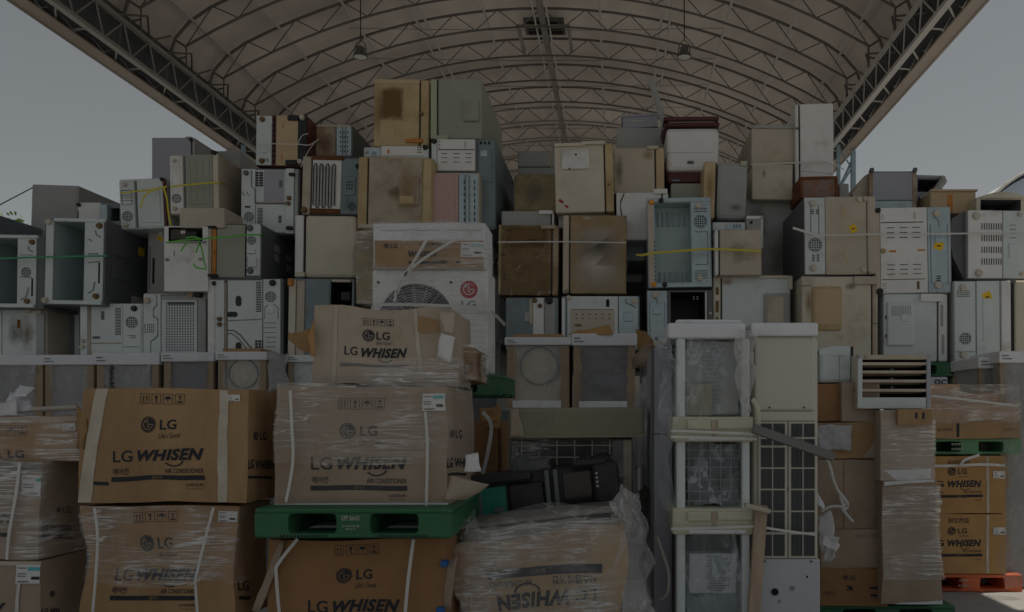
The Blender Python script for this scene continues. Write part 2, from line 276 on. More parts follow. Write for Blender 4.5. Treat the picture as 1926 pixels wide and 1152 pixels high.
class Print:
    """flat ink shapes in face coordinates: pixel (x right, y down) of the photograph, later mapped onto a surface"""
    def __init__(s): s.items = []
    def text(s, x0, y0, x1, y1, body, bold=0., shear=0., lay=0, mi=0, flip=False):
        vs, fs = text2d(body, bold, shear)
        if flip: vs = [(1 - a, 1 - b) for a, b in vs]
        s.items.append(([(x0 + a * (x1 - x0), y1 - b * (y1 - y0)) for a, b in vs], fs, mi, lay)); return s
    def poly(s, pts, mi=0, lay=0): s.items.append((list(pts), [list(range(len(pts)))], mi, lay)); return s
    def bar(s, x0, y0, x1, y1, mi=0, lay=0, n=10):
        vs = [(x0 + (x1 - x0) * i / n, y) for y in (y0, y1) for i in range(n + 1)]
        s.items.append((vs, [[i, i + 1, n + 2 + i, n + 1 + i] for i in range(n)], mi, lay)); return s
    def arc(s, cx, cy, r0, r1, a0, a1, mi=0, lay=0, n=24, sx=1.):
        vs = []
        for i in range(n + 1):
            a = R(a0 + (a1 - a0) * i / n); vs += [(cx + r0 * math.cos(a) * sx, cy - r0 * math.sin(a)), (cx + r1 * math.cos(a) * sx, cy - r1 * math.sin(a))]
        s.items.append((vs, [[2 * i, 2 * i + 1, 2 * i + 3, 2 * i + 2] for i in range(n)], mi, lay)); return s
    def logo(s, cx, cy, r, sx=1., dark=0, light=1, ringed=True):
        if ringed: s.arc(cx, cy, r * .91, r, 0, 360, dark, 0, 32, sx)
        s.arc(cx, cy, .0, r * (.84 if ringed else 1), 0, 360, dark, 0, 32, sx)
        s.arc(cx, cy, r * .56, r * .65, 85, 360, light, 1, 24, sx)
        B = lambda a, b, c, d: s.bar(cx + a * r * sx, cy + b * r, cx + c * r * sx, cy + d * r, light, 1, 1)
        B(.12, -.05, .65, .04); B(-.06, -.42, .03, .34); B(-.06, .26, .24, .34); s.arc(cx - .33 * r * sx, cy - .33 * r, 0, .1 * r, 0, 360, light, 1, 10, sx); return s
    def icons(s, x0, y0, x1, y1):
        g = (x1 - x0) * .05; wd = ((x1 - x0) - 3 * g) / 4; t = max(.8, wd * .05)
        for k in range(4):
            a = x0 + k * (wd + g); b = a + wd; m = (a + b) / 2; h = y1 - y0; c = (y0 + y1) / 2
            s.bar(a, y0, b, y0 + t, n=1); s.bar(a, y1 - t, b, y1, n=1); s.bar(a, y0, a + t, y1, n=1); s.bar(b - t, y0, b, y1, n=1)
            if k == 0:
                for q in (-.18, .18):
                    x = m + q * wd; s.bar(x - t * .8, y0 + .3 * h, x + t * .8, y0 + .75 * h, n=1); s.poly([(x - wd * .12, y0 + .38 * h), (x + wd * .12, y0 + .38 * h), (x, y0 + .2 * h)])
                s.bar(m - wd * .32, y0 + .8 * h, m + wd * .32, y0 + .84 * h, n=1)
            if k == 1: s.poly([(m - wd * .16, y0 + .2 * h), (m + wd * .16, y0 + .2 * h), (m + wd * .1, y0 + .5 * h), (m - wd * .1, y0 + .5 * h)]); s.bar(m - t, y0 + .5 * h, m + t, y0 + .78 * h, n=1); s.bar(m - wd * .14, y0 + .76 * h, m + wd * .14, y0 + .82 * h, n=1)
            if k == 2: s.arc(m, c, 0, wd * .34, 0, 180, n=10); s.bar(m - t * .6, c, m + t * .6, y0 + .8 * h, n=1)
            if k == 3: s.bar(m - wd * .28, y0 + .7 * h, m + wd * .28, y0 + .85 * h, n=1); s.bar(m - wd * .2, y0 + .2 * h, m + wd * .2, y0 + .3 * h, n=1); s.bar(m - t, y0 + .3 * h, m + t, y0 + .62 * h, n=1)
        return s
    def mesh(s, name, mats, fn, parent):
        mb = MB()
        for vs, fs, mi, lay in s.items: mb.add([fn(x, y, lay) for x, y in vs], fs, mi)
        return mb.build(name, mats, parent, norm=False) if mb.v else None
def whisen(p, x0, y0, k, korean='에어컨', foot='실외기', icons=True, full=True, lg=True):
    """the carton print; x0, y0 = top-left of the icon row in photo pixels, k = scale against the big left carton"""
    q = lambda a, b: (x0 + (a - 260) * k, y0 + (b - 740) * k)
    def T(a, b, c, d, *r, **kw): (u, v), (z, w_) = q(a, b), q(c, d); p.text(u, v, z, w_, *r, **kw)
    if icons: p.icons(*q(260, 740), *q(343, 760))
    c = q(278, 798); p.logo(c[0], c[1], 14.5 * k)
    T(300, 789, 330, 808, 'LG', .02); T(299, 814, 337, 824, "Life's Good")
    if lg: T(215, 845, 250, 868, 'LG', .012)
    T(259, 845, 383, 868, 'WHISEN', .05, .28)
    c = q(330, 866); p.arc(c[0] - 2 * k, c[1] - 1.5 * k, 13 * k, 15.8 * k, 212, 340, sx=1.3); 
    if full:
        T(215, 880, 243, 893, korean, .01); T(310, 884, 382, 893, 'AIR CONDITIONER', .008)
        (a, b), (c, d) = q(213, 897), q(383, 906); p.bar(a, b, c, d); T(288, 898.5, 306, 904.5, foot, lay=1, mi=1)
        T(350, 912, 381, 919, 'LG전자(주)', .02); T(350, 921, 380, 924, 'www.lge.co.kr')
    return p

# ---------------------------------------------------------------- appliances lying in the stack
class Unit:
    def __init__(s, name, label, cat, rect, Y, D, body, door=None, tilt=0., yaw=0., group=None, bev=.015, cav=(), cavmat=None, bname='cabinet'):
        s.rect = rect; x0, y0, x1, y1 = rect; s.Y = Y; k = Y / FPX; s.k = k; s.w = (x1 - x0) * k; s.h = (y1 - y0) * k; s.D = D
        s.root = thing(name, label, cat, P((x0 + x1) / 2, y1, Y), (0, R(tilt), R(yaw)), group); s.pan = []
        a, b = x0, x1
        if door:
            side, xd, dm = door; g = 2.2
            if side == 'L': MB().box(s.X(x0), s.X(xd - g / 2), 0, D, 0, s.h, bev=.02).build('door', dm, s.root); a = xd + g / 2
            else: MB().box(s.X(xd + g / 2), s.X(x1), 0, D, 0, s.h, bev=.02).build('door', dm, s.root); b = xd - g / 2
            MB().box(s.X(xd - g * .5) , s.X(xd + g * .5), .012, D - .02, .015, s.h - .015).build('door_seal', M['rubber'], s.root)
        if not cav: MB().box(s.X(a), s.X(b), 0, D, 0, s.h, bev=bev).build(bname, body, s.root)
        else:
            mb = MB(); X0, X1 = s.X(a), s.X(b); cs = [(s.X(c[0]), s.Z(c[3]), s.X(c[2]), s.Z(c[1]), c[4]) for c in cav]
            xs = sorted({X0, X1, *[c[0] for c in cs], *[c[2] for c in cs]}); zs = sorted({0, s.h, *[c[1] for c in cs], *[c[3] for c in cs]})
            for i in range(len(xs) - 1):
                for j in range(len(zs) - 1):
                    mx, mz = (xs[i] + xs[i + 1]) / 2, (zs[j] + zs[j + 1]) / 2
                    if not any(c[0] < mx < c[2] and c[1] < mz < c[3] for c in cs): mb.add([(xs[i], 0, zs[j]), (xs[i + 1], 0, zs[j]), (xs[i + 1], 0, zs[j + 1]), (xs[i], 0, zs[j + 1])], [(0, 1, 2, 3)])
            mb.add([(x, y, z) for z in (0, s.h) for y in (0, D) for x in (X0, X1)], [(0, 2, 3, 1), (4, 5, 7, 6), (2, 6, 7, 3), (0, 4, 6, 2), (1, 3, 7, 5)])
            mb.build(bname, body, s.root, norm=False)
            for (p, q, r, t, d) in cs:
                MB().add([(x, y, z) for z in (q, t) for y in (0, d) for x in (p, r)], [(0, 1, 3, 2), (4, 6, 7, 5), (2, 3, 7, 6), (0, 2, 6, 4), (1, 5, 7, 3)]).build('liner', cavmat or body, s.root, norm=False)
    def X(s, px): return ((px - s.rect[0]) / (s.rect[2] - s.rect[0]) - .5) * s.w
    def Z(s, py): return (s.rect[3] - py) * s.k
    def base(s, cx, cy):
        return max([t for (a, b, c, d, t) in s.pan if a <= cx <= c and b <= cy <= d] + [0.])
    def panel(s, x0, y0, x1, y1, m, t=.012, name='base_panel', bev=.004):
        b = s.base((x0 + x1) / 2, (y0 + y1) / 2); o = MB().box(s.X(x0), s.X(x1), -b - t, -b + .01, s.Z(y1), s.Z(y0), bev=bev).build(name, m, s.root); s.pan.append((x0, y0, x1, y1, b + t)); return o
    def relief(s, x0, y0, x1, y1, m, t=.035, name='cover_plate', bev=.014): return s.panel(x0, y0, x1, y1, m, t, name, bev)
    def dark(s, x0, y0, x1, y1, m=None, name='slot', rnd=False):
        b = s.base((x0 + x1) / 2, (y0 + y1) / 2) + .0025
        if rnd:
            r = min(x1 - x0, y1 - y0) / 2 * s.k; X0, X1, Z0, Z1 = s.X(x0), s.X(x1), s.Z(y1), s.Z(y0); pts = []
            for (cx, cz, a0) in ((X1 - r, Z1 - r, 0), (X0 + r, Z1 - r, 90), (X0 + r, Z0 + r, 180), (X1 - r, Z0 + r, 270)): pts += [(cx + r * math.cos(R(a0 + q * 22.5)), cz + r * math.sin(R(a0 + q * 22.5))) for q in range(5)]
            return MB().prism(pts, -b, -b + .004).build(name, m or M['hole'], s.root)
        return MB().box(s.X(x0), s.X(x1), -b, -b + .004, s.Z(y1), s.Z(y0)).build(name, m or M['hole'], s.root)
    def slots(s, x0, y0, x1, y1, nx, ny, fw=.6, fh=.5, m=None, name='vent_grille'):
        b = s.base((x0 + x1) / 2, (y0 + y1) / 2) + .0025; mb = MB(); dx, dy = (x1 - x0) / nx, (y1 - y0) / ny
        for i in range(nx):
            for j in range(ny):
                cx, cy = x0 + (i + .5) * dx, y0 + (j + .5) * dy; mb.box(s.X(cx - dx * fw / 2), s.X(cx + dx * fw / 2), -b, -b + .004, s.Z(cy + dy * fh / 2), s.Z(cy - dy * fh / 2))
        return mb.build(name, m or M['hole'], s.root)
    def spk(s, cx, cy, r):
        b = s.base(cx, cy); MB().ring(s.X(cx), s.Z(cy), r * .88 * s.k, r * s.k, -b - .006, -b + .002).build('embossed_ring', M['dsteel'], s.root); mb = MB()
        for i in range(-2, 3):
            for j in range(-2, 3):
                if abs(i) + abs(j) < 4: mb.cyl(s.X(cx + i * r * .33), s.Z(cy + j * r * .33), r * .13 * s.k, -b - .0025, -b + .001, 6)
        mb.build('vent_holes', M['hole'], s.root)
    def foot(s, cx, cy, r=5, m=None, L=.03):
        b = s.base(cx, cy); MB().cyl(s.X(cx), s.Z(cy), r * 1.25 * s.k, -b - .008, -b + .003, 12).cyl(s.X(cx), s.Z(cy), r * s.k, -b - L, -b - .004, 14).build('foot', m or M['foot'], s.root)
    def ridge(s, pts, r=1.2, m=None, name='pressed_ridge'):
        m = M['dsteel'] if (m is None or m in (M['cool'], M['steel'])) else m  # ridges on pale panels darkened to paint in the shading of the embossing
        b = s.base(*pts[len(pts) // 2]); MB().tube([(s.X(x), -b, s.Z(y)) for x, y in pts], r * s.k, 6).build(name, m or M['steel'], s.root)
    def coil(s, x0, y0, x1, y1, n):
        b = s.base((x0 + x1) / 2, (y0 + y1) / 2) + .012; mb = MB(); dx = (x1 - x0) / n; pts = []
        for i in range(n):
            a, c = (y1, y0) if i % 2 == 0 else (y0, y1); x = x0 + (i + .5) * dx; pts += [(x, a + (y0 - y1) * .06 * (1 if i % 2 == 0 else -1)), (x, c - (y0 - y1) * .06 * (1 if i % 2 == 0 else -1))]
            if i < n - 1: e = y0 if i % 2 == 0 else y1; pts += [(x + dx * .2, e), (x + dx * .8, e)]
        mb.tube([(s.X(x), -b, s.Z(y)) for x, y in pts], 1.0 * s.k, 6); mb.build('condenser_coil', M['black'], s.root)
        g = MB(); q = int((y1 - y0) / 4)
        for j in range(1, q): y = y0 + (y1 - y0) * j / q; g.box(s.X(x0), s.X(x1), -b + .002, -b + .004, s.Z(y) - .0018, s.Z(y) + .0018)
        g.build('condenser_wire_grid', M['dsteel'], s.root)
    def sticker(s, cx, cy, w_, h_, rot=0., m=None):
        b = s.base(cx, cy) + .003; c, q = math.cos(R(rot)), math.sin(R(rot)); pts = [(s.X(cx) + (a * c - d * q) * s.k, s.Z(cy) + (a * q + d * c) * s.k) for a, d in ((-w_ / 2, -h_ / 2), (w_ / 2, -h_ / 2), (w_ / 2, h_ / 2), (-w_ / 2, h_ / 2))]
        o = MB().prism(pts, -b, -b + .004).build('sticker', m or M['sticker'], s.root)
        MB().box(s.X(cx - w_ * .22), s.X(cx + w_ * .22), -b - .001, -b + .001, s.Z(cy + h_ * .1), s.Z(cy - h_ * .05)).build('sticker_print', M['ink'], o)
    def stain(s, x0, y0, x1, y1, m, name='stain'):
        b = s.base((x0 + x1) / 2, (y0 + y1) / 2) + .0015; MB().add([(s.X(x0), -b, s.Z(y1)), (s.X(x1), -b, s.Z(y1)), (s.X(x1), -b, s.Z(y0)), (s.X(x0), -b, s.Z(y0))], [(0, 1, 2, 3)]).build(name, m, s.root, norm=False)
    def strip(s, x0, y0, x1, y1, m=None, kind=0, feet=True, fm=None):
        """the pressed-steel compressor cover at the end of a refrigerator base"""
        w_, h_ = x1 - x0, y1 - y0; s.panel(x0, y0, x1, y1, m or M['steel'], .014, 'compressor_cover', .006); X = lambda u: x0 + u * w_; Yv = lambda v: y0 + v * h_
        if feet: s.foot(X(.4), Yv(.08), w_ * .14, fm); s.foot(X(.4), Yv(.92), w_ * .14, fm)
        mm = m or M['steel']
        if kind == 0: s.spk(X(.5), Yv(.74), w_ * .36); s.ridge([(X(.15), Yv(.2)), (X(.85), Yv(.2)), (X(.85), Yv(.5)), (X(.15), Yv(.5)), (X(.15), Yv(.2))], 1., mm)
        if kind == 1: s.ridge([(X(.55), Yv(.15)), (X(.55), Yv(.24)), (X(.8), Yv(.27)), (X(.8), Yv(.45)), (X(.25), Yv(.47)), (X(.25), Yv(.33))], 1., mm); s.spk(X(.5), Yv(.66), w_ * .3); s.slots(X(.2), Yv(.8), X(.8), Yv(.86), 3, 2)
        if kind == 2: s.slots(X(.25), Yv(.15), X(.75), Yv(.22), 2, 3); s.spk(X(.5), Yv(.62), w_ * .34); s.slots(X(.3), Yv(.74), X(.75), Yv(.84), 2, 4); s.ridge([(X(.3), Yv(.1)), (X(.3), Yv(.5))], .9, mm); s.ridge([(X(.7), Yv(.1)), (X(.7), Yv(.5))], .9, mm)
        if kind == 3: s.ridge([(X(.3), Yv(.12)), (X(.5), Yv(.16)), (X(.5), Yv(.24))], 1., mm); s.relief(X(.3), Yv(.3), X(.7), Yv(.42), mm, .012); s.slots(X(.3), Yv(.8), X(.6), Yv(.88), 1, 3); s.ridge([(X(.12), Yv(.2)), (X(.12), Yv(.9)), (X(.88), Yv(.9)), (X(.88), Yv(.2))], .9, mm)
        if kind == 4: s.slots(X(.15), Yv(.1), X(.85), Yv(.16), 8, 2, .55, .5); s.spk(X(.5), Yv(.26), w_ * .36); s.slots(X(.15), Yv(.82), X(.85), Yv(.93), 8, 4, .55, .5); s.ridge([(X(.2), Yv(.38)), (X(.85), Yv(.38)), (X(.85), Yv(.76)), (X(.2), Yv(.76))], 1., mm)
LINER = mat('teal_grey_liner', (.4, .5, .5), .35, .08, 2, (.3, .34, .33), .4)
GF = 'scrap refrigerators stacked in the big wall'
def fridge(label, rect, Y, body, door=None, D=1.7, tilt=0., yaw=0., **k): return Unit('refrigerator', label, 'refrigerator', rect, Y, D, body, door, tilt, yaw, GF, **k)

# ---------------------------------------------------------------- large structure: yard, membrane hall, far hall, tree
g = MB(); g.add([(-400, -60, 0), (400, -60, 0), (400, 900, 0), (-400, 900, 0)], [(0, 1, 2, 3)]); tag(g.build('concrete_ground', M['conc'], norm=False), kind='structure')
def membrane(key, col, tf):
    m = bpy.data.materials.new(key); m.use_nodes = True; t = m.node_tree; N = t.nodes; L = t.links
    for x in list(N): N.remove(x)
    o = N.new('ShaderNodeOutputMaterial'); mx = N.new('ShaderNodeMixShader'); mx.inputs[0].default_value = tf
    d = N.new('ShaderNodeBsdfDiffuse'); tr = N.new('ShaderNodeBsdfTranslucent'); tc = N.new('ShaderNodeTexCoord'); n = N.new('ShaderNodeTexNoise')
    n.inputs['Scale'].default_value = .35; n.inputs['Detail'].default_value = 6; L.new(tc.outputs['Object'], n.inputs['Vector'])
    cr = N.new('ShaderNodeValToRGB'); cr.color_ramp.elements[0].position = .35; cr.color_ramp.elements[1].position = .65
    cr.color_ramp.elements[0].color = (*[c * .68 for c in col], 1); cr.color_ramp.elements[1].color = (*col, 1)
    L.new(n.outputs['Fac'], cr.inputs[0]); L.new(cr.outputs[0], d.inputs[0]); L.new(cr.outputs[0], tr.inputs[0])
    L.new(d.outputs[0], mx.inputs[1]); L.new(tr.outputs[0], mx.inputs[2]); L.new(mx.outputs[0], o.inputs[0]); return m
MEM = membrane('roof_membrane_fabric', (.54, .49, .44), .062); SKIRT = membrane('skirt_fabric', (.62, .55, .48), .05)
RX, Y0R, Y1R, STEP = -1.8, 1.0, 35.2, 1.53
def arc_pts(rad, zt, xm, n): return [(xm * (2 * i / n - 1), zt - rad + math.sqrt(rad * rad - (xm * (2 * i / n - 1)) ** 2)) for i in range(n + 1)]
inner = arc_pts(13.5, 10.95, 6.87, 24)
def outer_z(x): return 11.45 - 14.0 + math.sqrt(14.0 ** 2 - x * x)
shoulder = [(6.4, outer_z(6.4)), (6.8, 9.62), (7.08, 9.3), (7.24, 8.85), (7.3, 8.3)]
oc = [(-6.4 + 12.8 * i / 24, outer_z(-6.4 + 12.8 * i / 24)) for i in range(25)]
outer = [(-a, b) for a, b in reversed(shoulder[1:])] + oc + shoulder[1:]
NAVY = mat('dark_blue_grey_tarp', (.085, .092, .105), .8, .15, 1)
hall = thing('membrane_hall', 'tall open arched storage hall with steel trusses under a tan membrane roof', 'hall', (RX, Y0R, 0))
sec = [(-7.42, 7.92)] + [(a * 1.008, b + .07) for a, b in outer] + [(7.42, 7.92)]
mb = MB(); NY = 76; vs = []
for j in range(NY + 1):
    y = (Y1R - Y0R) * j / NY; ph = ((y + Y0R - 19.1) / STEP) % 1.; bil = .05 * math.sin(math.pi * ph)
    vs += [(x, y, z + bil * (1 if abs(x) < 6.6 else 0)) for x, z in sec]
ns = len(sec); mb.add(vs, [(j * ns + i, j * ns + i + 1, (j + 1) * ns + i + 1, (j + 1) * ns + i) for j in range(NY) for i in range(ns - 1)])
mb.build('roof_membrane', MEM, hall, smooth=True)
mb = MB(); back = [(-7.42, 0)] + sec + [(7.42, 0)]; mb.prism(back, Y1R - Y0R + .02, Y1R - Y0R + .08); mb.build('gable_wall', MEM, hall)
for sgn in (-1, 1):
    mb = MB(); mb.add([(sgn * a, y, z) for y in (0, Y1R - Y0R) for a, z in ((7.24, 7.99), (7.46, 7.93), (7.47, 8.22), (7.44, 8.22), (7.42, 7.97), (7.24, 8.02))], [(i, (i + 1) % 6, 6 + (i + 1) % 6, 6 + i) for i in range(6)]); mb.build('eave_skirt', SKIRT, hall)
k0 = math.ceil((Y0R + .3 - 19.1) / STEP); k1 = math.floor((Y1R - .2 - 19.1) / STEP)
for k in range(k0, k1 + 1):
    y = 19.1 + STEP * k - Y0R
    t = MB().tube([(x, y, z) for x, z in [(-6.87, 8.6)] + inner + [(6.87, 8.6)]], .025, 6)
    tr = t.build('arch_truss', M['frame'] if k > 3 else M['framed'], hall)  # nearer arches get darker steel, their dimmer light put into the colour
    MB().tube([(x, y, z - .06) for x, z in outer], .03, 6).build('top_chord', M['frame'] if k > 3 else M['framed'], tr)
    t = MB(); nb = 13
    for i in range(nb):
        xa = -6.87 + 13.74 * i / nb; xb = -6.87 + 13.74 * (i + 1) / nb; xm = (xa + xb) / 2
        zi = lambda x: 10.95 - 13.5 + math.sqrt(13.5 ** 2 - x * x)
        top = lambda x: outer_z(x) - .06 if abs(x) < 6.5 else 9.6
        t.tube([(xa, y, zi(xa)), (xm, y, top(xm))], .013, 5).tube([(xm, y, top(xm)), (xb, y, zi(xb))], .013, 5)
    for sg in (-1, 1):
        t.tube([(sg * 6.87, y, 9.05), (sg * 7.1, y, 9.2)], .022, 5).tube([(sg * 6.87, y, 8.85), (sg * 7.28, y, 8.75)], .02, 5)
    t.build('web_bracing', M['framed'], tr)
for sg in (-1, 1):
    t = MB(); Ln = Y1R - Y0R
    e = t.box(sg * 6.84, sg * 6.91, 0, Ln, 8.53, 8.6).box(sg * 6.9, sg * 7.01, 0, Ln, 8.03, 8.1).build('eave_truss', M['purl'] if sg > 0 else M['frame'], hall)
    MB().tube([(sg * 7.38, 0, 8.1), (sg * 7.38, Ln, 8.1)], .03, 6).tube([(sg * 7.3, 0, 8.75), (sg * 7.3, Ln, 8.75)], .03, 6).build('outer_chord', M['framed'], e)
    t = MB(); n = int(Ln / .765)
    for i in range(n):
        a, b = i * .765, (i + 1) * .765; m_ = (a + b) / 2
        t.tube([(sg * 6.87, a, 8.55), (sg * 6.97, m_, 8.1)], .014, 5).tube([(sg * 6.97, m_, 8.1), (sg * 6.87, b, 8.55)], .014, 5)
        t.tube([(sg * 6.99, a, 8.07), (sg * 7.26, m_ if i % 2 else a, 8.05)], .018, 5).tube([(sg * 7.22, a, 8.02), (sg * 7.3, m_, 8.25)], .011, 4).tube([(sg * 7.3, m_, 8.25), (sg * 7.22, b, 8.02)], .011, 4)
    t.build('eave_lattice', M['purl'] if sg > 0 else M['frame'], e)
    t = MB()
    for i in range(0, n, 2):
        a, b = i * .765, (i + 2) * .765; m_ = (a + b) / 2
        t.tube([(sg * 6.9, a, 9.03), (sg * 7.3, m_, 8.72)], .02, 5).tube([(sg * 7.3, m_, 8.72), (sg * 6.9, b, 9.03)], .02, 5).tube([(sg * 6.9, a, 8.58), (sg * 6.9, m_, 9.03)], .02, 5)
    t.build('side_bracing', M['framed'], e)
    MB().box(sg * 7.262, sg * 7.275, .05, Ln - .05, 8.1, 9.05).build('side_curtain', NAVY, hall)
    for yc in (7.0, 18.9, 28.6):
        cc = MB().box(sg * 7.02, sg * 7.1, yc - Y0R - .04, yc - Y0R + .04, 0, 8.04).box(sg * 7.36, sg * 7.46, yc - Y0R - .05, yc - Y0R + .05, 0, 7.9).build('column', M['blue'], hall)
        t = MB()
        for q in range(8): t.tube([(sg * 7.08, yc - Y0R, q), (sg * 7.38, yc - Y0R, q + .5)], .02, 5).tube([(sg * 7.38, yc - Y0R, q + .5), (sg * 7.08, yc - Y0R, min(7.95, q + 1))], .02, 5)
        t.tube([(sg * 7.4, yc - Y0R, 7.7), (sg * 6.9, yc - Y0R + 1.4, 6.2)], .035, 6); t.build('column_lattice', M['blue'], cc)
for xo in (-6.7, -5.6, -4.2, -2.95, -2.75, -1.35, 1.4, 2.85, 3.05, 4.3, 5.6, 6.7):
    z = outer_z(xo) - .16 if abs(xo) < 6.5 else 9.55; MB().tube([(xo, .1, z), (xo, Y1R - Y0R - .05, z)], .032, 6).build('purlin', M['purl'], hall)
MB().box(-.07, .07, .1, Y1R - Y0R - .05, 11.16, 11.3).build('ridge_beam', M['frame'], hall)
for xo in (-.16, .16): MB().tube([(xo, .1, 11.1), (xo, Y1R - Y0R - .05, 11.1)], .022, 5).build('purlin', M['purl'], hall)
for k in range(-2, k1 + 1, 1):
    y = 19.1 + STEP * k - Y0R + .3; MB().tube([(-4.2 + 8.4 * i / 8, y, 10.32 - .05 * math.sin(math.pi * i / 8)) for i in range(9)], .007, 4).build('tie_cable', M['framed'], hall)
for yv in (19.55, 28.9):
    v = MB().box(-.5, .5, yv - Y0R, yv - Y0R + .75, 11.32, 11.4).build('roof_vent', M['dgrey'], hall)
    MB().box(-.42, -.06, yv - Y0R + .06, yv - Y0R + .68, 11.3, 11.315).box(.06, .42, yv - Y0R + .06, yv - Y0R + .68, 11.3, 11.315).build('vent_opening', M['hole'], v)
    f = MB()
    for sx in (-.62, .62): f.box(sx - .04, sx + .04, yv - Y0R - .1, yv - Y0R + 1.3, 11.1, 11.18)
    f.box(-.66, .66, yv - Y0R - .14, yv - Y0R - .06, 11.1, 11.16); f.build('vent_frame', M['frame'], v)
# far membrane hall on the right
fh = thing('far_membrane_hall', 'pale blue arched membrane hall far beyond the stack at the right edge', 'hall', (20.5, 36, 0))
prof = [(5.4 * math.cos(math.pi * i / 28), 6.5 + 6.6 * math.sin(math.pi * i / 28)) for i in range(29)]; prof = [(5.4, 0)] + prof + [(-5.4, 0)]
mb = MB(); n = len(prof); mb.add([(x, y, z) for y in (0, 30) for x, z in prof], [(i, i + 1, n + i + 1, n + i) for i in range(n - 1)]); mb.build('roof_membrane', mat('pale_blue_membrane', (.72, .76, .8), .7, .04, .3), fh, smooth=True)
MB().prism([(a * .97, b * .985) for a, b in prof], .5, .56).build('gable_wall', mat('shaded_blue_membrane', (.5, .58, .7), .7, .05, .3), fh)  # gable end gets a darker blue, its shade put into the colour
MB().tube([(x, 0, z) for x, z in prof], .09, 6).build('edge_rim', M['purl'], fh)
def tree(label, loc, ht, rad, seed):
    rnd = random.Random(seed); t = thing('tree', label, 'tree', loc); mb = MB()
    mb.tube([(0, 0, 0), (.1, 0, ht * .3), (-.05, .1, ht * .6), (.1, 0, ht * .85)], .16, 8)
    for k in range(9):
        a = rnd.random() * 6.28; z = ht * rnd.uniform(.4, .75); mb.tube([(0, 0, z), (math.cos(a) * rad * .4, math.sin(a) * rad * .4, z + rad * .35), (math.cos(a) * rad * .75, math.sin(a) * rad * .75, z + rad * .55)], .05, 5)
    mb.build('trunk', M['bark'], t); mb = MB(); cl = [Vector((rnd.gauss(0, rad * .45), rnd.gauss(0, rad * .45), ht * .75 + rnd.gauss(0, rad * .4))) for _ in range(34)]
    for c in cl:
        for _ in range(70):
            p = c + Vector([rnd.gauss(0, rad * .17) for _ in range(3)]); a = Vector([rnd.uniform(-1, 1) for _ in range(3)]).normalized() * .11; b = a.cross(Vector([rnd.uniform(-1, 1) for _ in range(3)])).normalized() * .06
            mb.add([p - a, p + b, p + a, p - b], [(0, 1, 2, 3)])
    mb.build('crown', M['leaf'], t, norm=False)
tree('leafy tree top in yellow green showing above the far left edge of the stack', (-23.0, 30, 0), 8.9, 1.5, 4)

# high-bay lamps hanging from the trusses
def bay(label, X):
    Y = 16.04; t = thing('high_bay_lamp', label, 'lamp', (X, Y, 8.88), group='high bay lamps hanging from the trusses')
    ztop = 10.95 - 13.5 + math.sqrt(13.5 ** 2 - (X - RX) ** 2) - 8.88
    MB().tube([(0, 0, .3), (0, 0, ztop)], .012, 5).build('hanging_cord', M['wire'], t)
    mb = MB(); n = 16
    prof = [(.05, .18), (.08, .16), (.09, .06), (.14, .0), (.15, -.04), (.13, -.04)]
    mb.add([(r * math.cos(2 * math.pi * k / n), r * math.sin(2 * math.pi * k / n), z) for r, z in prof for k in range(n)], [(q * n + k, q * n + (k + 1) % n, (q + 1) * n + (k + 1) % n, (q + 1) * n + k) for q in range(len(prof) - 1) for k in range(n)] + [tuple(range(n))])
    mb.build('lamp_housing', M['metalg'], t, smooth=False)
    MB().tube([(-.12, 0, .02), (-.1, 0, .22), (0, 0, .32), (.1, 0, .22), (.12, 0, .02)], .012, 5).build('hanger_bracket', M['metalg'], t)
    MB().add([(.128 * math.cos(2 * math.pi * k / n), .128 * math.sin(2 * math.pi * k / n), -.035) for k in range(n)], [tuple(range(n))]).build('lens', M['lens'], t, norm=False)
bay('dark round lamp hanging on a cord over the yellowed refrigerator left of centre', -5.16)
bay('dark round lamp hanging on a cord over the white machine with the dark red lid', 1.36)

# ---------------------------------------------------------------- the wall of refrigerators, left part
W, CO, CR, YE, GR, ST = M['white'], M['cool'], M['cream'], M['yellow'], M['grey'], M['steel']
u = fridge('pale grey refrigerator lying outermost at the upper far left, open sky above', (56, 348, 144, 470), 10.5, M['grey'], tilt=2.0)
u.panel(59, 352, 140, 466, GR, .006, 'end_panel')
u = fridge('small off-white refrigerator end in front of the pale grey one, upper far left', (146, 381, 189, 470), 10.0, W, D=1.5); u.dark(146, 398, 148, 414); u.foot(149, 386, 3, M['rubber'])
u = fridge('narrow blue grey machine end with open dark shelf beside the small off-white refrigerator', (191, 383, 227, 470), 9.8, M['dsteel'], D=1.2, cav=[(209, 392, 225, 416, .4)], cavmat=M['dgrey'])
u.relief(193, 386, 206, 420, ST, .05, 'end_cap')
u = fridge('refrigerator with drooping yellow strap and speaker-hole strip, leftmost under the lilac one', (228, 336, 314, 431), 9.3, CO, tilt=-2.4)
u.strip(229, 340, 256, 430, CO, 0); u.dark(257, 340, 261, 429, M['dgrey']); u.panel(263, 340, 310, 428, CO, .008); u.panel(268, 352, 304, 420, CO, .008, 'pressed_panel'); u.panel(311, 338, 316, 430, M['red'], .02, 'door_edge'); u.foot(310, 340, 3, M['rubber'])
for k in range(4): u.ridge([(231, 362 + k * 5), (254, 362 + k * 5)], .7, CO)
u = fridge('large lilac grey refrigerator standing highest on the left side, against the sky', (285, 259, 366, 345), 10.8, M['lilac'], ('R', 360, M['grey'])); u.foot(360, 264, 2.5, M['rubber']); u.hinge = u.panel(350, 258, 362, 261, GR, .02, 'hinge_cover')
u = fridge('grey refrigerator half hidden behind the lilac one and the roof eave', (386, 284, 451, 345), 11.4, GR)
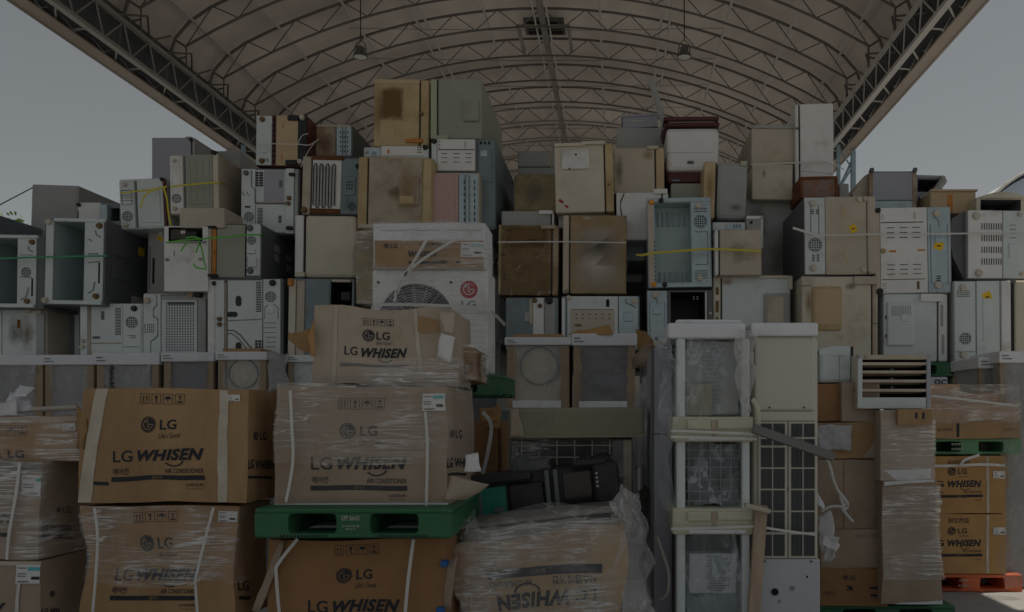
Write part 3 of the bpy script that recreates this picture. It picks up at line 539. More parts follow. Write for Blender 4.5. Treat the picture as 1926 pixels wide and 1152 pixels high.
u = fridge('refrigerator with pale ribbed panel and yellow strap under the large lilac one', (321, 291, 413, 404), 9.3, M['beige'], tilt=-1.0)
u.strip(322, 294, 346, 402, W, 0); u.dark(347, 293, 351, 402, M['dgrey']); u.panel(353, 293, 401, 402, M['green'], .008); u.panel(359, 303, 396, 385, M['green'], .008, 'pressed_panel'); u.panel(404, 291, 413, 402, CR, .02, 'door_edge'); u.foot(407, 290, 4, M['rubber'], .06)
u.ridge([(361, 303), (361, 385)], .7, M['green']); u.ridge([(372, 305), (372, 380)], .7, M['green']); u.ridge([(384, 305), (384, 380)], .7, M['green'])
u = fridge('low beige drawer-like appliance lying flat below the yellow strapped refrigerator', (337, 391, 422, 429), 8.95, M['beige'], D=1.1)
u = fridge('dark grey side of a refrigerator at the left frame edge behind the open green-strapped one', (-120, 396, -28, 580), 9.55, M['dsteel'])
u = fridge('open empty refrigerator cut by the left frame edge, deep blue grey cavity', (-38, 443, 82, 580), 9.0, M['dgrey'], cav=[(-34, 450, 33, 573, .75)], cavmat=LINER, tilt=.8)
u.panel(33, 448, 68, 574, CO, .012, 'compressor_cover'); u.panel(-38, 443, 72, 449, CO, .03, 'rim'); u.panel(-38, 572, 66, 579, CO, .03, 'rim'); u.foot(61, 456, 4, M['brown']); u.foot(53, 567, 4, M['brown']); u.ridge([(54, 464), (54, 470), (62, 474)], 1.2, CO); u.spk(50, 512, 9); u.dark(60, 524, 63, 557); u.ridge([(38, 480), (62, 480)], .8, CO); u.ridge([(38, 521), (60, 522)], .9, CO); u.ridge([(55, 540), (50, 560), (40, 564)], 1.2, CO)
u = fridge('open empty refrigerator with dark grey side, yellow sticker and green strap', (82, 413, 196, 575), 9.0, M['dgrey'], cav=[(101, 419, 156, 564, .8)], cavmat=LINER, tilt=1.2)
u.panel(86, 416, 100, 570, CO, .02, 'rim'); u.panel(158, 418, 193, 566, CO, .012, 'compressor_cover'); u.panel(100, 412, 196, 418, CO, .022, 'rim'); u.panel(84, 566, 192, 573, CO, .022, 'rim')
u.foot(92, 420, 5); u.foot(88, 567, 5); u.foot(186, 425, 4.5, M['brown']); u.foot(182, 557, 4.5, M['brown'])
u.ridge([(178, 434), (180, 442), (189, 446)], 1.2, CO); u.ridge([(163, 452), (168, 450), (172, 455)], 1., CO); u.ridge([(165, 478), (184, 477)], 1.2, CO); u.ridge([(166, 494), (188, 492)], 1., CO); u.dark(185, 494, 188, 533); u.ridge([(179, 530), (176, 546), (166, 552)], 1.3, CO)
for zz, hh, wd in ((.62, .14, .2), (.35, .16, .2)): MB().box(u.w / 2 + .001, u.w / 2 + .014, .12, .42, u.h * zz, u.h * zz + hh, bev=.005).build('side_rib', M['dgrey'], u.root)
MB().box(u.w / 2, u.w / 2 + .003, .62, .74, u.h * .72, u.h * .82).build('sticker', M['sticker'], u.root); MB().box(u.w / 2, u.w / 2 + .003, .5, .85, u.h * .1, u.h * .2).build('rating_label', M['lightprint'], u.root)
u = fridge('grey refrigerator edge with long dark slot and yellow tape, right of the open green-strapped one', (276, 432, 312, 552), 9.5, GR, tilt=1); u.dark(286, 486, 290, 534); u.sticker(299, 449, 12, 8, -30); u.panel(280, 464, 282, 545, M['dgrey'], .004, 'seam'); u.relief(296, 436, 306, 444, CO, .02)
u = fridge('dirt-speckled white refrigerator base at the far left above the white crate caps', (-20, 580, 88, 672), 9.2, M['beige'])
u.panel(-18, 583, 4, 670, CO, .014, 'compressor_cover'); u.panel(6, 582, 70, 670, CO, .012); u.stain(30, 585, 72, 668, ST_RUST); u.stain(10, 590, 50, 660, ST_GREY); u.foot(56, 585, 5, M['cream']); u.foot(75, 586, 5.5, M['foot']); u.dark(34, 602, 40, 618, M['rust']); u.panel(72, 590, 86, 670, GR, .03, 'door_edge', .012)
u = fridge('narrow grey panel with a black foot beside the dark gap at the left', (124, 574, 152, 672), 9.6, M['dsteel']); u.foot(133, 580, 4, M['rubber']); u.panel(142, 577, 151, 670, CO, .02, 'door_edge')
u = fridge('white refrigerator base with grille and round emboss above the second crate cap', (152, 571, 269, 672), 9.1, CO)
u.panel(153, 575, 166, 670, M['cool'], .02, 'door_edge'); u.panel(166.5, 576, 171, 668, M['dust'], .01, 'seam'); u.panel(173, 574, 231, 669, CO, .008); u.slots(217, 579, 229, 631, 1, 18, .9, .45); u.dark(191, 586, 197, 602, M['dgrey']); u.dark(175, 633, 189, 638, M['dgrey']); u.ridge([(171, 646), (229, 646)], 1.3, M['dust'])
u.panel(233, 572, 266, 668, CO, .012, 'compressor_cover'); u.spk(249, 607, 11); u.foot(254, 581, 4.5, M['black']); u.ridge([(242, 632), (256, 632), (256, 636), (246, 636)], .9, CO); u.ridge([(235, 653), (262, 653)], .8, CO); u.foot(159, 642, 3.5); u.foot(158, 653, 3.5)
u = fridge('refrigerator base with slotted condenser grille and embossed channel, left of the big white one', (270, 551, 391, 672), 9.1, GR)
u.panel(271, 554, 303, 670, CO, .012, 'compressor_cover'); u.ridge([(296, 556), (296, 575), (290, 582), (290, 596), (298, 600), (298, 632), (290, 640), (285, 642), (285, 668)], 1.3, M['dsteel']); u.slots(277, 609, 292, 627, 4, 4, .5, .5); u.foot(279, 566, 5, M['beige']); u.ridge([(273, 610), (275, 628)], .9)
u.panel(306, 565, 372, 668, CO, .02, 'grille_frame'); u.slots(313, 568, 368, 666, 11, 20, .5, .62, M['dgrey'], 'condenser_grille'); u.dark(318, 569, 368, 574, M['dgrey']); u.relief(305, 552, 348, 556, GR, .02, 'rail'); u.foot(361, 555, 4, M['yellow']); u.relief(368, 548, 382, 560, M['black'], .05, 'bracket'); u.panel(374, 562, 390, 670, GR, .03, 'door_edge', .014)
u = fridge('white appliance with open machine bay of dark parts under dangling green strap ends', (309, 426, 391, 548), 8.95, W, D=1.3, cav=[(317, 428, 381, 454, .3)], cavmat=M['hole'])
u.relief(322, 432, 352, 452, M['dust2'], .02, 'compressor'); u.relief(352, 436, 372, 453, M['black'], .03, 'motor'); u.sticker(346, 438, 8, 5, 0, M['paper']); u.panel(317, 454, 388, 458, GR, .012, 'rail'); u.foot(315, 489, 2.5, M['dust']); u.foot(378, 488, 2.5, M['dust']); u.dark(327, 472, 328.5, 482, M['dgrey'])
u.tube = MB().tube([(u.X(340), .1, u.Z(432)), (u.X(343), -.01, u.Z(446)), (u.X(350), .05, u.Z(452))], .008, 6).build('copper_pipe', M['rust'], u.root)
u = fridge('refrigerator base with orange rusted edge and black hinges, green strapped', (390, 421, 491, 526), 9.0, M['dgrey'], tilt=.6)
u.panel(391, 423, 399, 524, M['beige'], .03, 'door_edge'); u.panel(400, 424, 407, 522, M['orust'], .02, 'rusty_rail'); u.panel(408, 424, 461, 522, M['green'], .012); u.relief(391, 425, 412, 432, M['black'], .03, 'bracket'); u.relief(391, 517, 412, 523, M['black'], .03, 'bracket'); u.dark(461, 426, 463, 520)
u.panel(464, 422, 490, 519, CO, .02, 'compressor_cover', .012); u.foot(471, 430, 5, M['dgrey']); u.foot(472, 510, 5, M['dgrey']); u.spk(474, 453, 8); u.ridge([(466, 478), (482, 478), (482, 470)], .9, CO); u.ridge([(466, 484), (466, 503), (484, 503), (484, 484)], .8, CO)
for yy, zz, wd in ((.35, .62, .14), (.7, .55, .12), (.35, .45, .12), (.7, .35, .14)): MB().box(u.w / 2, u.w / 2 + .004, yy, yy + wd, u.h * zz, u.h * zz + .08).build('side_label', GR, u.root)
MB().box(u.w / 2, u.w / 2 + .005, 1.0, 1.07, u.h * .35, u.h * .56).build('sticker', M['sticker'], u.root)
u = fridge('big white refrigerator base with black oval holes and bent tube emboss', (391, 524, 533, 672), 9.0, M['dgrey'])
u.panel(392, 527, 405, 670, W, .015, 'hinge_side'); u.panel(406, 528, 423, 668, CO, .02, 'door_edge'); u.panel(423.5, 534, 427, 666, M['dust'], .012, 'seam'); u.panel(429, 528, 494, 668, CO, .01); u.dark(444, 557, 455, 577, M['black'], 'oval_hole', True); u.dark(428, 587, 448, 597, M['black'], 'oval_hole', True); u.dark(444, 644, 455, 662, M['black'], 'oval_hole', True)
u.slots(482, 530, 493, 588, 1, 18, .9, .5); u.ridge([(428, 604), (494, 601)], 1.2, M['dust']); u.ridge([(429, 622), (440, 622), (452, 630), (474, 656)], 1.6, M['dsteel']); u.ridge([(429, 628), (436, 628), (448, 636), (466, 658)], 1.2, M['dsteel']); u.slots(480, 640, 499, 656, 3, 3, .8, .8, M['dust2'])
u.panel(496, 526, 528, 668, CO, .014, 'compressor_cover'); u.spk(510, 559, 10); u.foot(514, 533, 5, M['black']); u.relief(505, 582, 517, 591, CO, .012); u.ridge([(499, 600), (499, 580), (505, 574)], .9, CO); u.ridge([(524, 600), (524, 580), (515, 572)], .9, CO)
for k in range(6): u.ridge([(498 + 4 * (k > 2), 608 + k * 9), (520, 608 + k * 9)], .7, CO)
u.foot(415, 601, 3.5, M['brown']); u.foot(415, 611, 3.5, M['brown']); u.relief(401, 530, 408, 538, M['black'], .03, 'bracket')
u = fridge('refrigerator base with dark grid vents and blue grey panel below the wood-panelled one', (452, 317, 562, 442), 9.4, M['dgrey'], tilt=.6)
u.panel(454, 319, 480, 438, CO, .012, 'compressor_cover'); u.ridge([(473, 322), (473, 352), (480, 359), (480, 384)], 1.3, M['dsteel']); u.ridge([(456, 362), (460, 370)], 1); u.ridge([(464, 362), (468, 370)], 1); u.dark(461, 389, 471, 392); u.spk(469, 409, 9); u.foot(463, 327, 4, M['dgrey'])
u.panel(481, 320, 537, 381, CO, .008); u.panel(481, 385, 537, 438, CO, .008); u.slots(478, 324, 495, 352, 2, 6, .85, .8, M['black']); u.panel(496, 321, 534, 380, M['lilac'], .004, 'cover_sheet'); u.slots(484, 392, 495, 424, 1, 12, .9, .5); u.dark(525, 340, 531, 353, M['dgrey']); u.dark(524, 406, 530, 420, M['dgrey']); u.ridge([(481, 383), (537, 381)], 1.2, M['dust'])
u.panel(538, 318, 553, 440, CO, .025, 'door_edge'); u.foot(545, 374, 3.5, M['brown']); u.foot(544, 384, 3.5, M['brown']); u.relief(545, 327, 556, 333, M['black'], .04, 'bracket'); u.relief(541, 427, 553, 434, M['black'], .04, 'bracket'); u.panel(554, 319, 560, 440, GR, .015, 'door_edge')
u = fridge('refrigerator base with wood-coloured panel, pale blue strip and black corner brackets', (481, 217, 577, 314), 9.6, M['red'], tilt=.8)
u.strip(482, 219, 511, 312, M['cool'], 9, True, M['brown']); u.relief(491, 275, 503, 290, CO, .01, 'pressed_panel'); u.slots(495, 299, 507, 306, 2, 2, .6, .5); u.slots(512, 222, 518, 308, 1, 9, .7, .6); u.panel(519, 218, 560, 312, M['tan'], .008); u.dark(531, 232, 533, 242, M['orust']); u.dark(529, 291, 531, 302, M['orust']); u.panel(560, 218, 576, 312, M['black'], .012, 'door_edge'); u.relief(541, 218, 562, 228, M['black'], .03, 'bracket'); u.relief(538, 302, 560, 312, M['black'], .03, 'bracket'); u.foot(568, 222, 4, M['foot']); u.foot(565, 305, 4, M['foot'])
u = fridge('rust-speckled refrigerator base with galvanised strip next to the wood-panelled one', (581, 236, 663, 296), 9.9, M['dsteel'])
u.panel(582, 239, 631, 294, M['rusty'], .01); u.panel(582, 236, 660, 240, M['beige'], .02, 'rim'); u.panel(634, 239, 661, 294, ST, .014, 'compressor_cover'); u.slots(638, 246, 658, 290, 3, 5, .25, .5); u.ridge([(645, 240), (645, 292)], 1.4); u.ridge([(651, 240), (651, 292)], 1.2); u.stain(590, 245, 632, 294, ST_RUST); u.foot(589, 242, 3, M['dust'])
u = fridge('refrigerator with rusty framed condenser coil, leaning under the rust-speckled one', (566, 295, 683, 405), 9.4, M['dgrey'], ('L', 584, M['beige']), tilt=1.6)
u.panel(586, 298, 640, 402, W, .006, 'coil_backing'); u.coil(586, 310, 632, 392, 8); u.panel(584, 295, 645, 302, M['rust'], .02, 'rusty_rail'); u.panel(584, 394, 640, 403, M['rust'], .02, 'rusty_rail'); u.panel(640, 299, 676, 403, M['dsteel'], .012, 'compressor_cover'); u.relief(646, 332, 668, 368, M['dsteel'], .01, 'pressed_panel'); u.slots(650, 340, 664, 358, 3, 3, .5, .5); u.spk(662, 388, 9); u.foot(572, 397, 5, M['brown']); u.foot(672, 313, 4, M['rubber']); u.ridge([(650, 366), (654, 376), (648, 388)], 1.3)
u = fridge('big plain cream refrigerator end with rounded corners, left of the wrapped air conditioner carton', (553, 405, 669, 523), 9.2, CR, ('L', 571, W), tilt=.7, bev=.04); u.panel(556, 513, 574, 522, CR, .02, 'hinge_cover')
u = fridge('large yellowed refrigerator end with dusty brown face and small raised cover', (671, 296, 812, 432), 9.15, YE, ('L', 690, YE), tilt=1.2)
u.panel(693, 299, 792, 424, M['dust'], .006, 'top_plate'); u.relief(750, 333, 788, 388, M['dust'], .03); u.relief(752, 370, 778, 385, YE, .01, 'cover_lip'); u.panel(795, 300, 810, 430, YE, .03, 'door_edge', .012); u.stain(715, 345, 770, 380, ST_RUST); u.stain(740, 296, 795, 425, ST_TAN); u.panel(676, 424, 708, 432, M['beige'], .04, 'hinge_cover', .015)
u = fridge('yellow refrigerator end with a square dark brown stain, topmost left of centre', (703, 150, 806, 276), 9.5, YE, ('R', 789, YE), tilt=.4)
u.panel(703, 150, 789, 158, M['tan'], .008, 'tape_edge'); u.stain(708, 160, 762, 232, ST_BROWN); u.foot(793, 215, 3, M['brown']); u.stain(700, 150, 720, 276, ST_TAN); u.hh = u.panel(763, 262, 795, 269, M['orust'], .02, 'torn_tape'); 
u = fridge('grey green refrigerator end with small raised cover, topmost in the middle of the wall', (809, 148, 906, 262), 9.5, M['green'], ('L', 823, M['olive'])); u.relief(872, 191, 901, 230, M['green'], .04); u.relief(875, 194, 898, 227, M['green'], .006, 'cover_lip'); u.panel(814, 257, 843, 266, M['olive'], .04, 'hinge_cover')
u = fridge('narrow white panel squeezed under the brown-stained yellow refrigerator', (684, 277, 806, 298), 9.35, CO); u.panel(685, 280, 716, 296, ST, .014, 'compressor_cover'); u.foot(690, 287, 3, M['foot']); u.slots(700, 286, 708, 294, 2, 3); u.panel(718, 276, 796, 294, W, .014); u.dark(729, 283, 733, 290, M['orust']); u.slots(785, 276, 794, 290, 2, 3); u.foot(800, 278, 4, M['rubber'])
u = fridge('white slotted refrigerator base with steel strip, directly under the grey green one', (811, 262, 898, 326), 9.35, M['dgrey']); u.panel(812, 265, 822, 324, CO, .012, 'door_edge'); u.panel(823, 263, 894, 322, W, .012); u.slots(825, 286, 893, 310, 3, 3, .5, .14); u.dark(824, 282, 893, 283.5); u.dark(874, 267, 877, 280, M['lightprint']); u.slots(825, 265, 829, 282, 1, 3, .7, .3); u.foot(817, 267, 4, M['rubber'])
u = fridge('tall steel-ended refrigerator with long dark side running back beside the white slotted base', (897, 262, 932, 432), 9.4, M['dsteel']); u.panel(898, 264, 930, 428, M['dsteel'], .012, 'compressor_cover'); u.relief(903, 284, 917, 296, ST, .012, 'pressed_panel'); u.slots(901, 266, 924, 274, 3, 1, .5, .7); u.ridge([(900, 280), (900, 340), (926, 345), (926, 280)], 1.2, M['dsteel'])
u = fridge('refrigerator base with pink panel and galvanised strip, right of the large yellowed one', (800, 325, 902, 432), 9.2, M['beige'], ('L', 808, YE))
u.panel(809, 328, 862, 428, M['pink'], .012); u.ridge([(828, 338), (858, 392)], .7, M['pink']); u.ridge([(858, 382), (828, 420)], .7, M['pink']); u.panel(864, 328, 900, 428, ST, .014, 'compressor_cover'); u.slots(869, 338, 898, 420, 3, 7, .2, .6); u.ridge([(876, 330), (876, 425)], 1.5); u.ridge([(883, 330), (883, 425)], 1.3); u.foot(807, 329, 3, M['rubber']); u.foot(807, 411, 3, M['rubber']); u.panel(858, 328, 862, 428, M['pink'], .01, 'panel_edge')
u = fridge('dusty grey appliance in brown film behind the wrapped air conditioner carton', (669, 434, 712, 572), 8.75, M['dust'], D=.9); u.panel(671, 438, 705, 562, M['mould'], .01)
sheet('film_cover', [P(670, 568, 8.7), P(708, 568, 8.7), P(708, 436, 8.7), P(670, 436, 8.7)], FILMG, u.root, .05, 5, 3, 10, th=0)
u = fridge('grey refrigerator end with cream door edges and open dark bay above the torn carton', (541, 525, 664, 672), 9.0, M['dsteel'], cav=[(620, 529, 660, 580, .6)], cavmat=M['hole'], tilt=1.0)
u.panel(543, 528, 556, 670, M['cream'], .03, 'door_edge', .01); u.panel(557, 529, 572, 670, M['beige'], .02, 'door_edge', .01); u.panel(573, 527, 618, 668, M['dsteel'], .008); u.panel(543, 527, 552, 540, M['orust'], .035, 'rusty_corner'); u.relief(622, 526, 658, 531, CR, .02, 'rim'); u.relief(640, 548, 658, 566, M['black'], .02, 'motor')

# ---------------------------------------------------------------- the wall of refrigerators, centre and right part
u = fridge('dark grey cabinet at the back left of the large cream end with white cover', (974, 284, 1043, 330), 10.6, GR); u.panel(974, 313, 1040, 316, M['dgrey'], .004, 'seam'); u.panel(1031, 290, 1034, 312, M['beige'], .01, 'taped_pipe'); u.panel(1036, 288, 1038, 316, M['beige'], .012, 'taped_pipe')
u = fridge('mould-stained beige square refrigerator end below the dark grey back cabinet', (967, 328, 1046, 398), 9.8, M['mould'], bev=.02); u.stain(972, 330, 1044, 396, ST_GREY)
u = fridge('low grey-white refrigerator end just above the brown grimy one', (943, 397, 1042, 426), 9.45, GR, ('R', 1037, W)); u.panel(1014, 397, 1040, 404, W, .03, 'hinge_cover')
u = fridge('large cream refrigerator end with a white square cover, right of the roof gap', (1045, 270, 1155, 400), 9.35, CR, ('R', 1139, YE), tilt=-1.4)
u.relief(1059, 283, 1111, 319, W, .03, 'cover_plate', .006); u.panel(1046, 270, 1105, 276, CR, .03, 'hinge_cover'); u.panel(1098, 268, 1141, 274, CR, .04, 'hinge_cover'); u.foot(1146, 349, 1.5, M['dgrey']); u.dark(1084, 291, 1088, 294); u.dark(1072, 317, 1075, 320); u.sticker(1056, 378, 10, 5, -38, M['redink']); u.sticker(1066, 388, 8, 4, -38, M['redink'])
u = fridge('cream lower refrigerator filling the gap beneath the large cream one', (1050, 400, 1150, 430), 9.5, M['grey'])
u = fridge('refrigerator end covered in brown grime with pale splashes, centre of the wall', (937, 424, 1049, 556), 9.1, M['brown'], ('R', 1037, M['rusty']), tilt=.6)
u.stain(938, 424, 1036, 470, ST_BROWN); u.stain(975, 512, 1000, 534, specks('pale_splash', (.55, .5, .42), 22, .57)); u.stain(935, 470, 990, 530, specks('pale_splash_broad', (.36, .29, .2), 13, .56)); u.panel(1016, 424, 1044, 431, M['rusty'], .03, 'hinge_cover'); u.panel(937, 424, 942, 554, M['mould'], .01, 'panel_edge'); u.stain(945, 538, 1036, 556, specks('pale_splash_broad', (.36, .29, .2), 13, .56)); u.stain(938, 424, 960, 550, specks('pale_splash_broad', (.36, .29, .2), 13, .56)); u.stain(990, 450, 1035, 500, specks('pale_splash_broad', (.36, .29, .2), 13, .56))
u = fridge('tall beige refrigerator end with brown water marks, right of the grimy brown one', (1058, 405, 1178, 553), 9.1, M['bstain'], ('L', 1071, M['beige']), tilt=.3); u.stain(1064, 425, 1186, 560, ST_PALE); u.stain(1074, 415, 1180, 500, ST_PALE); u.ridge([(1090, 543), (1103, 530)], .8, M['mould']); u.foot(1176, 409, 1.5, M['dgrey']); u.slots(1096, 408, 1110, 414, 5, 1, .6, .8, M['lightprint']); u.foot(1066, 549, 3, M['mould'])
u = fridge('beige refrigerator end with a tapered brownish door edge under the pale plastic box', (1155, 278, 1250, 364), 9.6, M['beige'], ('R', 1233, M['tan']), tilt=-.8); u.panel(1218, 276, 1239, 282, M['beige'], .03, 'hinge_cover'); u.stain(1205, 280, 1234, 306, ST_TAN); u.stain(1155, 285, 1175, 360, ST_GREY)
u = fridge('white refrigerator end with a hanging cord below the tapered beige one', (1160, 362, 1258, 452), 9.35, W, ('R', 1246, W), tilt=-.6); u.panel(1230, 357, 1256, 366, W, .03, 'hinge_cover'); u.tube = MB().tube([(u.X(1175), -.01, u.Z(364)), (u.X(1168), -.012, u.Z(380)), (u.X(1168), -.012, u.Z(395)), (u.X(1171), -.01, u.Z(410))], .006, 5).build('cord', M['rubber'], u.root)
u = fridge('plain dark grey cabinet behind the tapered beige one', (1160, 240, 1249, 300), 10.3, GR)
cr = thing('plastic_box', 'translucent grey plastic box tilted on top of the plain dark grey cabinet', 'box', P(1205, 240, 10.3), (0, R(-3.5), 0)); kx = 10.3 / FPX
mb = MB(); mb.box(-33 * kx, 33 * kx, 0, .5, 0, 24 * kx, bev=.01).build('tub', M['lilac'], cr); MB().box(-35 * kx, 35 * kx, -.015, .52, 20 * kx, 24.5 * kx, bev=.006).build('rim', M['lilac'], cr); MB().box(-18 * kx, 8 * kx, -.008, .0, 10 * kx, 13 * kx).build('printed_label', M['lightprint'], cr)
ribbon('plank', [P(1224, 150, 10.0), P(1238, 195, 9.95), P(1252, 245, 9.9)], .07, M['grey'], None, 'thin grey plank leaning upright beside the machine with the dark red lid', 'plank', th=.03, up=Vector((1, 0, .3)))
u = Unit('washing_machine', 'white top machine with dark red lid and dark red base standing high on the wall', 'machine', (1254, 240, 1353, 322), 9.7, .95, W, tilt=-.5, bev=.05, group=None)
u.dark(1254, 287, 1340, 287.8, M['grey'], 'seam'); u.panel(1293, 303, 1305, 309, M['dgrey'], .008, 'badge'); 
MB().box(u.X(1250), u.X(1354), -.05, .9, u.Z(239), u.Z(233), bev=.02).box(u.X(1248), u.X(1352), -.09, .9, u.Z(231), u.Z(224), bev=.03).build('lid', M['red'], u.root); MB().box(u.X(1258), u.X(1345), -.03, .8, u.Z(234), u.Z(230)).build('lid_inner', M['grey'], u.root); MB().box(u.X(1255), u.X(1352), .03, .93, u.Z(343), u.Z(322), bev=.02).build('base', M['red'], u.root); MB().box(u.X(1264), u.X(1278), .0, .04, u.Z(341), u.Z(338)).build('foot_rail', M['dsteel'], u.root)
u = fridge('grey green refrigerator end wedged below the machine with the dark red base', (1262, 345, 1330, 376), 9.6, M['green'], D=1.4)
u = fridge('leaning refrigerator end, half yellow brown and half pale grey, with rounded corner', (1322, 304, 1404, 412), 9.3, M['grey'], ('L', 1345, M['tan']), tilt=1.6, bev=.05); u.stain(1322, 306, 1346, 400, ST_TAN); u.panel(1390, 303, 1402, 312, M['olive'], .02, 'hinge_cover'); u.stain(1365, 380, 1400, 400, ST_GREY)
u = fridge('plain putty grey refrigerator end, upper of two plain ones near the tall pale cabinet', (1413, 242, 1494, 309), 9.75, M['beige'], tilt=.4); u.panel(1414, 236, 1492, 242, GR, .01, 'top_edge')
u = fridge('plain cream refrigerator end, lower of two plain ones near the tall pale cabinet', (1414, 309, 1491, 376), 9.7, CR, tilt=.6); u.stain(1430, 315, 1442, 340, ST_TAN)
u = fridge('tall pale grey cabinet standing upright against the roof truss, highest at the right', (1497, 195, 1568, 346), 9.65, W, ('L', 1505, W), D=.85, tilt=-.6, yaw=-3); u.panel(1497, 240, 1505, 242, M['dgrey'], .022, 'door_gap'); u.ridge([(1507, 322), (1567, 328)], .5, GR)
u = fridge('rust-blotched open refrigerator base right below the tall pale cabinet', (1504, 334, 1577, 374), 9.35, M['rust'], tilt=-1.5); u.panel(1506, 337, 1574, 372, M['rustpan'], .006); u.panel(1503, 333, 1576, 338, M['rust'], .02, 'rim'); u.panel(1504, 338, 1509, 373, M['rust'], .018, 'rim'); u.panel(1571, 338, 1576, 373, M['rust'], .018, 'rim')
u = fridge('small dull grey refrigerator end right of the rust-blotched one', (1578, 345, 1597, 372), 9.5, GR, D=1.2)
u = fridge('dark blue grey refrigerator with smudged face behind the ribbed open one', (1400, 374, 1505, 545), 9.85, M['grey']); u.stain(1402, 374, 1450, 470, ST_GREY); u.panel(1478, 374, 1508, 384, M['green'], .03, 'hinge_cover'); u.stain(1440, 430, 1505, 540, ST_GREY)
u = fridge('open refrigerator base with ribbed cavity, orange plugs and yellow strap', (1220, 373, 1339, 541), 8.95, ST, cav=[(1233, 382, 1301, 532, .22)], cavmat=LINER, tilt=-1.0)
u.panel(1221, 377, 1231, 538, M['beige'], .02, 'rim'); u.panel(1220, 373, 1338, 381, ST, .02, 'rim'); u.panel(1224, 534, 1338, 541, ST, .02, 'rim'); u.strip(1302, 376, 1337, 538, ST, 4, True, M['foot']); u.foot(1228, 381, 4, M['orange']); u.foot(1230, 535, 4, M['orange']); u.foot(1246, 378, 4, M['rubber']); u.foot(1250, 536, 4, M['rubber']); u.slots(1231, 450, 1234, 530, 1, 10, .5, .4)
mb = MB()
for k in range(6):
    for a, b in ((392, 418), (506, 528)): x = u.X(1243 + k * 9.5 + (2 if a > 450 else 0)); MB().tube([(x, .2, u.Z(a)), (x, .2, u.Z(b))], .012, 6).build('liner_rib', ST, u.root)
u = fridge('square white door end with round dirt mark, yellow strap across', (1345, 432, 1433, 518), 8.85, M['beige'], ('L', 1353, W), D=1.2, tilt=-.5); u.stain(1362, 440, 1425, 510, stainmat('round_dirt', (.33, .3, .26), (.46, .41, .34), 1.1, 9))
u = fridge('thin pale machine edge with small vent between the leaning end and the square white one', (1340, 418, 1402, 434), 9.1, CO, D=1.2); u.panel(1365, 421, 1396, 433, ST, .01, 'vent_plate'); u.slots(1378, 423, 1394, 430, 3, 2)
u = fridge('small white box end with a dark dot behind the square white one', (1403, 406, 1435, 470), 9.2, M['grey'], D=.8); u.foot(1413, 419, 2.2, M['rubber']); u.panel(1404, 407, 1434, 413, W, .02, 'rim'); u.panel(1430, 408, 1435, 468, CO, .02, 'rim')
u = fridge('pale blue white refrigerator end with raised grey cover, above the ivory tower unit', (1341, 521, 1487, 660), 9.0, M['cool'], ('L', 1357, CR)); u.relief(1437, 553, 1484, 640, GR, .04); u.relief(1442, 559, 1473, 620, M['beige'], .008, 'cover_panel'); u.dark(1346, 541, 1352, 555, M['brown']); u.dark(1346, 566, 1352, 588, M['brown']); u.dark(1346, 597, 1351, 604, M['brown']); u.panel(1350, 519, 1485, 524, CR, .02, 'top_edge'); u.stain(1352, 521, 1385, 540, ST_TAN); u.panel(1482, 520, 1490, 545, CR, .02, 'hinge_cover')
u = fridge('refrigerator base with dull strip and black empty bay under the ribbed open one', (1217, 546, 1341, 660), 9.0, M['dgrey'], cav=[(1262, 550, 1326, 655, .6)], cavmat=M['black'], tilt=-.4); u.strip(1218, 547, 1255, 656, M['steel'], 3); u.panel(1327, 549, 1330, 655, W, .012, 'rail'); u.panel(1331, 549, 1340, 655, M['dgrey'], .02, 'door_edge'); u.slots(1302, 557, 1316, 565, 2, 2, .4, .4, M['lightprint']); u.foot(1336, 591, 2.5)
u = fridge('beige refrigerator base with slotted blue strip, rounded door edge and yellow diamond sticker', (1513, 371, 1648, 518), 8.75, M['dgrey'], tilt=-.6)
u.strip(1514, 372, 1552, 516, M['cool'], 2); u.panel(1553, 371, 1630, 517, M['beige'], .012); u.panel(1631, 371, 1647, 517, M['beige'], .03, 'door_edge', .03); u.foot(1617, 377, 5); u.foot(1628, 376, 4.5, M['beige']); u.foot(1624, 509, 5); u.foot(1635, 510, 4.5, M['beige']); u.dark(1584, 395, 1589, 409, M['tan']); u.dark(1589, 477, 1593, 492, M['tan']); u.sticker(1605, 431, 13, 15, 28)
u = fridge('big yellowed refrigerator end with raised rectangular cover behind the ivory tower unit', (1508, 520, 1652, 690), 8.75, CR, ('R', 1640, M['beige'])); u.relief(1527, 540, 1582, 622, M['yellow'], .03); u.relief(1531, 545, 1578, 612, M['tan'], .006, 'cover_lip'); u.panel(1506, 521, 1527, 538, M['beige'], .03, 'hinge_cover'); u.panel(1605, 521, 1648, 536, M['beige'], .035, 'hinge_cover'); u.stain(1586, 530, 1615, 548, ST_GREY); u.stain(1512, 538, 1530, 600, ST_TAN); u.panel(1640, 608, 1652, 609.5, M['dgrey'], .006, 'door_gap')
u = fridge('white refrigerator base with many short slots and a steel strip with yellow sticker', (1646, 390, 1791, 553), 8.75, GR, tilt=-1.0)
u.panel(1647, 392, 1656, 550, M['beige'], .015, 'door_edge'); u.panel(1657, 391, 1745, 551, M['white'], .012); u.slots(1664, 424, 1737, 452, 3, 3, .6, .14); u.slots(1664, 494, 1737, 520, 3, 3, .6, .14); u.dark(1658, 418, 1738, 419.5); u.dark(1659, 525, 1740, 526.5, M['brown']); u.dark(1720, 400, 1724, 413, M['lightprint']); u.dark(1724, 530, 1729, 545, M['brown']); u.dark(1673, 471, 1686, 475, M['orust']); u.dark(1726, 470, 1741, 473, M['orust']); u.foot(1662, 472, 4, M['yellow']); u.slots(1658, 402, 1665, 414, 2, 3, .4, .3); u.slots(1659, 532, 1667, 549, 2, 4, .4, .3)
